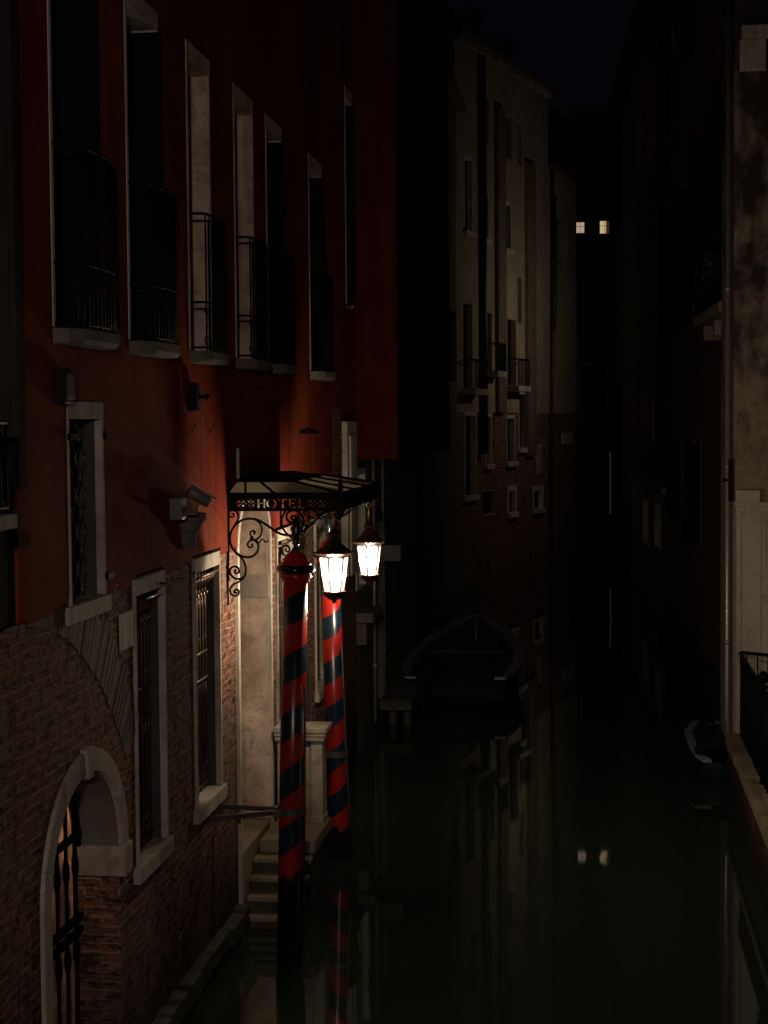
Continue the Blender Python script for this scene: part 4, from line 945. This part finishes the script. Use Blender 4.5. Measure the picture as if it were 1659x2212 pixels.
v = MB(); z_ = cf.U(1600, 86)[1]; cf.box(v, .08, 3, z_, z_+.17, .0, .12); cf.box(v, .06, .40, z_-.42, z_-.002, .0, .06); v.build('string_course', M['pale'], nr, .01)
v = MB(); v.tube([(cxr-.06, CY+.25, 11), (cxr-.06, CY+.25, 1.0), (cxr-.02, CY+.2, .5)], .04, 10)
for z in (2, 4.4, 6.8): v.lathe([(.048, -.03), (.048, .03)], (cxr-.06, CY+.25, z), 10)
tag(v.build('drainpipe', M['pipe']), 'pale grey drainpipe down the corner of the beige house on the right', 'drainpipe', 'drainpipes on the facades')
sf = Fac((cxr-.10, CY), (cxr-.10, CY+3), -1)
v = MB(); a_ = onY(1572, 993, CY-.02); b_ = onY(1572, 1082, CY-.02); th = thing('wall_box', (cxr-.05, CY, b_.z), 'slim black box with a knob on the corner of the beige house', 'box', 'dark boxes fixed to the walls')
v.box((cxr-.06, CY-.03, b_.z), (cxr+.0, CY+.16, a_.z)); v.build('housing', M['rubber'], th, .006); v = MB(); v.lathe([(.015, 0), (.015, .04), (.03, .05), (.03, .08)], (cxr-.06, CY+.04, (a_.z+b_.z)/2), 10, axis=(-1, 0, 0)); v.build('knob', M['rubber'], th)

# quay ledge and railing
lxq = onZ(1565, 1580, .8).x
q = thing('quay_wall', (lxq+1.5, 18, 0), 'stone edged quay wall under the iron railing at the lower right', 'quay')
v = MB(); y = 8.0
while y < CY-.01:
    y2 = min(y+1.25, CY-.002); v.box((lxq+random.uniform(-.006, .006), y, .66), (lxq+.55, y2-.008, .8)); y = y2
v.build('edge_stone', M['steps'], q, .012)
v = MB(); v.box((lxq+.05, 8, -.4), (lxq+5, CY-.001, .66)); v.box((lxq+.56, 8, .66), (lxq+5, CY-.001, .79)); v.build('wall', M['brick'], q)
XR = onY(1598, 1410, CY).x; zr = onY(1598, 1408, CY).z
def railing_run(p, q_, lab, posts=(0, 1), h0=.8):
    th = thing('iron_railing', p, lab, 'railing', 'iron railings on the right quay')
    p, q_ = Vector(p), Vector(q_); L = (q_-p).length; d = (q_-p)/L; s = d.cross(Vector((0, 0, 1)))*.022
    v = MB(); a, b = p+Vector((0, 0, zr-h0-.01)), q_+Vector((0, 0, zr-h0-.01)); hh_ = Vector((0, 0, .018)); v.hexa([a-s, b-s, b+s, a+s, a-s+hh_, b-s+hh_, b+s+hh_, a+s+hh_]); v.tube([p+Vector((0, 0, .10)), q_+Vector((0, 0, .10))], .011, 5); v.tube([p+Vector((0, 0, zr-h0-.14)), q_+Vector((0, 0, zr-h0-.14))], .009, 5); v.build('handrail', M['iron'], th)
    v = MB(); n = int(L/.21)
    for k in range(n+1): c = p + d*L*k/n; v.tube([c, c+Vector((0, 0, zr-h0))], .015, 5); v.lathe([(.011, -.03), (.022, 0), (.011, .03)], c+Vector((0, 0, (zr-h0)*.5)), 6)
    for k in range(n):
        c = p + d*L*(k+.5)/n
        for zc in (.17, zr-h0-.07): v.tube([c + d*.06*math.cos(j*PI/4) + Vector((0, 0, zc+.06*math.sin(j*PI/4))) for j in range(8)], .006, 4, closed=True)
    v.build('baluster', M['iron'], th)
    for f_ in posts:
        c = p + d*L*f_; v = MB(); v.box((c.x-.035, c.y-.035, c.z), (c.x+.035, c.y+.035, zr+.02)); v.box((c.x-.055, c.y-.055, zr+.02), (c.x+.055, c.y+.055, zr+.045)); v.build('post', M['iron'], th, .004)
        v = MB(); v.lathe([(.03, 0), (.02, .02), (.05, .045), (.065, .085), (.062, .12), (.04, .155), (.015, .17), (.001, .175)], (c.x, c.y, zr+.045), 14); v.build('ball_finial', M['iron'], th)
yp = 0
bp = onZ(1641, 1480, zr); yp = XR and (XR*F/(1641-1286))
railing_run((XR, CY-.03, .8), (XR, yp, .8), 'iron railing section against the corner house, ending at a ball topped post', (1,))
railing_run((XR, yp-.06, .8), (XR, yp-5.5, .8), 'iron railing section on the quay edge nearest the camera', (1,))
v = MB(); p0 = Vector((XR+.02, CY-.05, zr)); p1 = Vector((XR+1.6, CY-1.2, zr+.0)); v.tube([p0, p1], .022, 6); v.tube([p1, p1-Vector((0, 0, 1.0))], .02, 6)
for k in range(12): c = p0.lerp(p1, (k+.5)/12); v.tube([c, c-Vector((0, 0, 1.0))], .010, 5)
tag(v.build('iron_railing', M['iron']), 'iron railing turning back from the wall of the corner house', 'railing', 'iron railings on the right quay')

# right red house
rr = thing('right_red_house', (2.1, 34, 0), 'shadowy red brown house with tall black shuttered windows on the right bank', 'building')
rf = Fac((2.35, 25.9), (1.75, 43), -1); rh = []
for (u0, u1, v0, v1) in ((1559, 1577, 174, 655), (1512, 1534, 284, 640), (1480, 1499, 400, 700), (1446, 1466, 446, 720), (1434, 1450, 100, 298), (1496, 1507, -60, 98), (1450, 1466, -60, 82), (1530, 1548, -300, -80), (1500, 1515, 950, 1180), (1462, 1474, 940, 1120)):
    b, z1 = rf.U(u0, v0); a, _ = rf.U(u1, v0); _, z0 = rf.U(u1, v1)
    if a < .1 or a > 16.9: continue
    a = max(a, .15); po, h = window(rr, rf, a, b, z0, z1, .05, .06, .12, .02, fm='brownst', back='shutter')
    if any(not (h[1] < g_[0] or h[0] > g_[1] or h[3] < g_[2] or h[2] > g_[3]) for g_ in rh): pass
    rh.append(h); L = MB(); rf.box(L, b-.04, b, z0, z1-.05, -.1, .22); L.build('shutter', M['shutter'], po); L = MB(); rf.box(L, a, a+.05, z0, z1, -.1, .10); L.build('shutter', M['shutter'], po)
v = MB(); panel(v, rf, 0, rf.L, -.4, 16, rh); v.face([rf.P(0, -.4), rf.P(0, 16), rf.P(0, 16, -8), rf.P(0, -.4, -8)]); v.face([rf.P(rf.L, -.4), rf.P(rf.L, 16), rf.P(rf.L, 16, -8), rf.P(rf.L, -.4, -8)]); v.build('wall', M['brownst'], rr)
v = MB(); rf.box(v, 0, rf.L, -.4, .45, 0, .10); rf.box(v, 0, rf.L, .45, .55, 0, .16); v.build('stone_base', M['mossy'], rr)
v = MB(); rf.box(v, 0, rf.L, 16, 16.2, -6, .4); v.build('roof', M['roof'], rr)
# balcony with plants
v = MB(); a, zt_ = rf.U(1578, 662); b = rf.U(1500, 640)[0]; zt_ = rf.U(1540, 658, .5)[1]; a = max(.3, rf.U(1577, 660, .45)[0]); b = a+4.2
rf.box(v, a, b, zt_-.16, zt_, 0, .5); so = v.build('balcony', M['stone'], rr, .02)
for t in (a+.2, (a+b)/2, b-.3): v = MB(); rf.box(v, t, t+.18, zt_-.42, zt_-.16, 0, .35); v.build('corbel', M['stone'], so, .03)
v = MB(); n = 34
for k in range(n+1): t = a+.04+(b-a-.08)*k/n; v.tube([rf.P(t, zt_, .46), rf.P(t, zt_+.95, .46)], .010, 4)
v.tube([rf.P(a+.04, zt_+.95, .0), rf.P(a+.04, zt_+.95, .46), rf.P(b-.04, zt_+.95, .46), rf.P(b-.04, zt_+.95, 0)], .016, 5); v.build('railing', M['iron'], so)
def plant(c, r, h, lab, fl=0, trail=0.0):
    th = thing('potted_plant', c, lab, 'plant', 'potted plants on the right balcony')
    v = MB(); v.lathe([(.07, 0), (.10, .18), (.11, .18), (.11, .21), (.09, .21)], c, 12); v.build('pot', M['terracotta'], th)
    v = MB(); c2_ = Vector(c)+Vector((0, 0, .22))
    for _ in range(420):
        q = Vector((random.gauss(0, 1), random.gauss(0, 1), random.gauss(0, 1))).normalized()*random.random()**.5
        p = c2_ + Vector((q.x*r, q.y*r, (q.z*.5+.45)*h - (trail*random.random()*abs(q.x) if trail else 0))); e = Vector((random.gauss(0, 1), random.gauss(0, 1), random.gauss(0, .5))).normalized(); f_ = e.cross(Vector((random.random(), random.random(), 1))).normalized(); s_ = random.uniform(.02, .045)
        v.face([p-e*s_, p+f_*s_*.5, p+e*s_, p-f_*s_*.5])
    for _ in range(8): a_ = random.uniform(0, 6.28); v.tube([c2_-Vector((0, 0, .05)), c2_+Vector((math.cos(a_)*r*.4, math.sin(a_)*r*.4, h*.4)), c2_+Vector((math.cos(a_)*r*.8, math.sin(a_)*r*.8, h*.7))], .006, 4)
    v.build('foliage', M['leaf'], th)
    if fl:
        v = MB()
        for _ in range(fl): v.lathe([(.001, -.025), (.03, 0), (.001, .02)], c2_ + Vector((random.uniform(-r, r), random.uniform(-r, r)*.7, random.uniform(.3, .9)*h)), 6)
        v.build('blossom', M['flower'], th)
PL = ['potted plant nearest the drainpipe on the right balcony, its leaves bushy', 'second potted plant from the drainpipe on the right balcony, the tallest', 'third potted plant from the drainpipe on the right balcony, dotted with red flowers', 'fourth potted plant from the drainpipe on the right balcony, low and trailing', 'farthest potted plant on the right balcony, loose and leafy']
for k in range(5): plant(rf.P(a+.45+.82*k, zt_+.005, .26), random.uniform(.30, .38), (.7, 1.0, .8, .55, .8)[k], PL[k], 7 if k == 2 else 0, .5 if k == 3 else 0)

# far right house
fr_ = thing('far_right_house', (1.3, 54, 0), 'dark far house with pale stone ground floor on the right bank', 'building')
ff = Fac((1.74, 43.02), (.85, 64), -1); fh_ = []
for (u0, u1, v0, v1, bk_, fm) in ((1377, 1396, 160, 328, 'shutter', 'brownst'), (1402, 1418, 148, 328, 'shutter', 'brownst'), (1391, 1400, 1078, 1180, 'shutter', 'pale'), (1416, 1427, 1085, 1190, 'shutter', 'pale'), (1410, 1414, 868, 962, 'lit6', 'greyst'), (1385, 1400, 820, 930, 'shutter', 'brownst'), (1352, 1362, 840, 940, 'shutter', 'greyst')):
    b, z1 = ff.U(u0, v0); a, _ = ff.U(u1, v0); _, z0 = ff.U(u1, v1)
    if a < .1 or b > ff.L: continue
    po, h = window(fr_, ff, a, b, z0, z1, .09, .10, .16, .03, fm=fm, back=bk_); fh_.append(h)
zz = 3.2
v = MB(); panel(v, ff, 0, ff.L, zz, 16.4, fh_); v.face([ff.P(ff.L, -.4), ff.P(ff.L, 16.4), ff.P(ff.L, 16.4, -8), ff.P(ff.L, -.4, -8)]); v.build('stucco_wall', M['greyst'], fr_)
v = MB(); panel(v, ff, 0, 13.5, -.4, zz, fh_); ff.box(v, 0, 13.5, zz-.02, zz+.14, 0, .10); v.build('stone_ground_floor', M['stone'], fr_)
v = MB(); panel(v, ff, 13.5, ff.L, -.4, zz, fh_); v.build('lower_wall', M['greyst'], fr_)
v = MB(); ff.box(v, 0, ff.L, 16.4, 16.6, -6, .4); v.build('roof', M['roof'], fr_)

# ================================================================== BOATS AND LANDING STAGE
def hull(root, st_, deck='boatwhite', inner='boatin', side='boatwhite', rim=.10):
    """st_: list of (y, half-width, sheer z, keel z, x centre)"""
    n = 9
    def ring(s, k, off=0):
        y, hw, zt_, zk, xc = s; P = []
        for j in range(n):
            a = PI*j/(n-1); P.append(Vector((xc - hw*math.cos(a)*(1-.0*off) , y, zt_ - (zt_-zk)*math.sin(a)**.6)))
        return P
    v = MB(); R_ = [ring(s, i) for i, s in enumerate(st_)]
    P = [p for r_ in R_ for p in r_]; v.faces(P, [(i*n+j, (i+1)*n+j, (i+1)*n+j+1, i*n+j+1) for i in range(len(st_)-1) for j in range(n-1)] + [tuple(range(n)), tuple((len(st_)-1)*n+j for j in range(n))[::-1]], True); v.build('hull', M[side], root)
    v = MB(); L_ = [R_[i][0] for i in range(len(st_))]; Q = [R_[i][-1] for i in range(len(st_))]
    def inset(s, sg, w_): return Vector((s[4] + sg*max(s[1]-w_, .01), s[0], s[2]))
    for sg in (-1, 1):
        for i in range(len(st_)-1):
            a_, b_ = st_[i], st_[i+1]; up_ = Vector((0, 0, .045)); o0 = Vector((a_[4]+sg*(a_[1]+.03), a_[0], a_[2])); o1 = Vector((b_[4]+sg*(b_[1]+.03), b_[0], b_[2])); i0_, i1_ = inset(a_, sg, rim), inset(b_, sg, rim)
            v.hexa([o0, o1, i1_, i0_, o0+up_, o1+up_, i1_+up_, i0_+up_])
    v.build('gunwale', M[deck], root)
    v = MB()
    for i in range(len(st_)-1):
        a_, b_ = st_[i], st_[i+1]
        for sg in (-1, 1): v.face([inset(a_, sg, rim), inset(b_, sg, rim), Vector((b_[4]+sg*max(b_[1]-.25, .01), b_[0], .12)), Vector((a_[4]+sg*max(a_[1]-.25, .01), a_[0], .12))])
        v.face([Vector((a_[4]-max(a_[1]-.25, .01), a_[0], .12)), Vector((b_[4]-max(b_[1]-.25, .01), b_[0], .12)), Vector((b_[4]+max(b_[1]-.25, .01), b_[0], .12)), Vector((a_[4]+max(a_[1]-.25, .01), a_[0], .12))])
    v.build('interior', M[inner], root)
bc = onZ(1010, 1480, .4); by = bc.y; bx = bc.x-.22
boat = thing('moored_boat', (bx, by+3, 0), 'open wooden motor boat moored beyond the landing stage, blue cover over its stern', 'boat')
st_ = [(by, .86, .50, -.1, bx), (by+.9, 1.02, .50, -.15, bx), (by+2.2, 1.10, .52, -.2, bx), (by+3.8, 1.02, .58, -.2, bx-.02), (by+5.2, .76, .66, -.15, bx-.05), (by+6.2, .42, .76, -.05, bx-.08), (by+6.8, .06, .86, .1, bx-.1)]
hull(boat, st_, rim=.17, side='hullpaint')
for (y, w_) in ((by+2.2, .84), (by+4.0, .78)): v = MB(); v.box((bx-w_-.1, y, .42), (bx+w_-.1, y+.28, .47)); v.build('thwart', M['wood'], boat, .01)
v = MB(); q_ = []
for i in range(7):
    for j in range(9):
        x = bx-.82+1.64*j/8; y = by-.10+1.6*i/6; q_.append((x, y, .56 + .10*math.sin(PI*j/8) + random.uniform(-.03, .03) - (.42 if i == 0 else 0)))
v.faces(q_, [(i*9+j, i*9+j+1, (i+1)*9+j+1, (i+1)*9+j) for i in range(6) for j in range(8)], True); v.build('cover', M['tarp'], boat)
v = MB(); v.lathe([(.05, -.7), (.05, -.05), (.13, 0), (.17, .06), (.18, .22), (.14, .34), (.06, .38), (.001, .39)], (bx-.45, by-.14, .48), 12); v.tube([(bx-.45, by+.0, .62), (bx-.40, by+.5, .72)], .02, 6); v.build('outboard_motor', M['rubber'], boat)
# landing stage
ls = thing('landing_stage', (-3.3, 29, 0), 'low weathered wooden landing stage between the hotel and the moored boat', 'landing stage')
p = onZ(890, 1512, .45); v = MB(); y0 = p.y; x1 = p.x
for k in range(14): v.box((XW-.05, y0+.21*k, .40), (x1+.0, y0+.21*k+.195, .45))
v.build('deck', M['wood'], ls, .006)
v = MB(); v.box((XW-.05, y0-.05, .28), (x1, y0, .44)); v.build('fascia', M['wood'], ls, .006)
for (x, y) in ((x1-.1, y0+.15), (x1-.1, y0+2.7), (XW+.15, y0+.15)): v = MB(); v.tube([(x, y, -.5), (x, y, .40)], .07, 8); v.build('pile', M['wood'], ls)
v = MB(); q0 = Vector((bx-.95, by+.9, .55)); q1 = Vector((x1-.1, y0+2.7, .42)); v.tube([q0.lerp(q1, k/8) - Vector((0, 0, .22*math.sin(PI*k/8))) for k in range(9)], .014, 6)
tag(v.build('mooring_rope', M['wood']), 'slack rope tying the open boat to the landing stage', 'rope')
# small blue boat under the quay on the right
sb = thing('small_boat', (1.55, 25.5, 0), 'small boat under a dull blue cover tucked against the right quay', 'boat')
p = onZ(1540, 1655, .25); bx, by = p.x+.02, p.y
st_ = [(by, .22, .30, -.05, bx+.10), (by+.15, .30, .34, -.08, bx+.08), (by+.6, .36, .38, -.1, bx+.08), (by+1.6, .36, .40, -.1, bx+.06), (by+2.3, .20, .44, -.1, bx+.05)]
hull(sb, st_, rim=.08, side='tarp')
v = MB(); q_ = []
for i in range(7):
    for j in range(7): x = bx+.08+(-.34+.68*j/6); y = by+.02+1.9*i/6; q_.append((x, y, .40+.10*math.sin(PI*j/6)+random.uniform(-.02, .02)))
v.faces(q_, [(i*7+j, i*7+j+1, (i+1)*7+j+1, (i+1)*7+j) for i in range(6) for j in range(6)], True); v.build('cover', M['tarp'], sb)
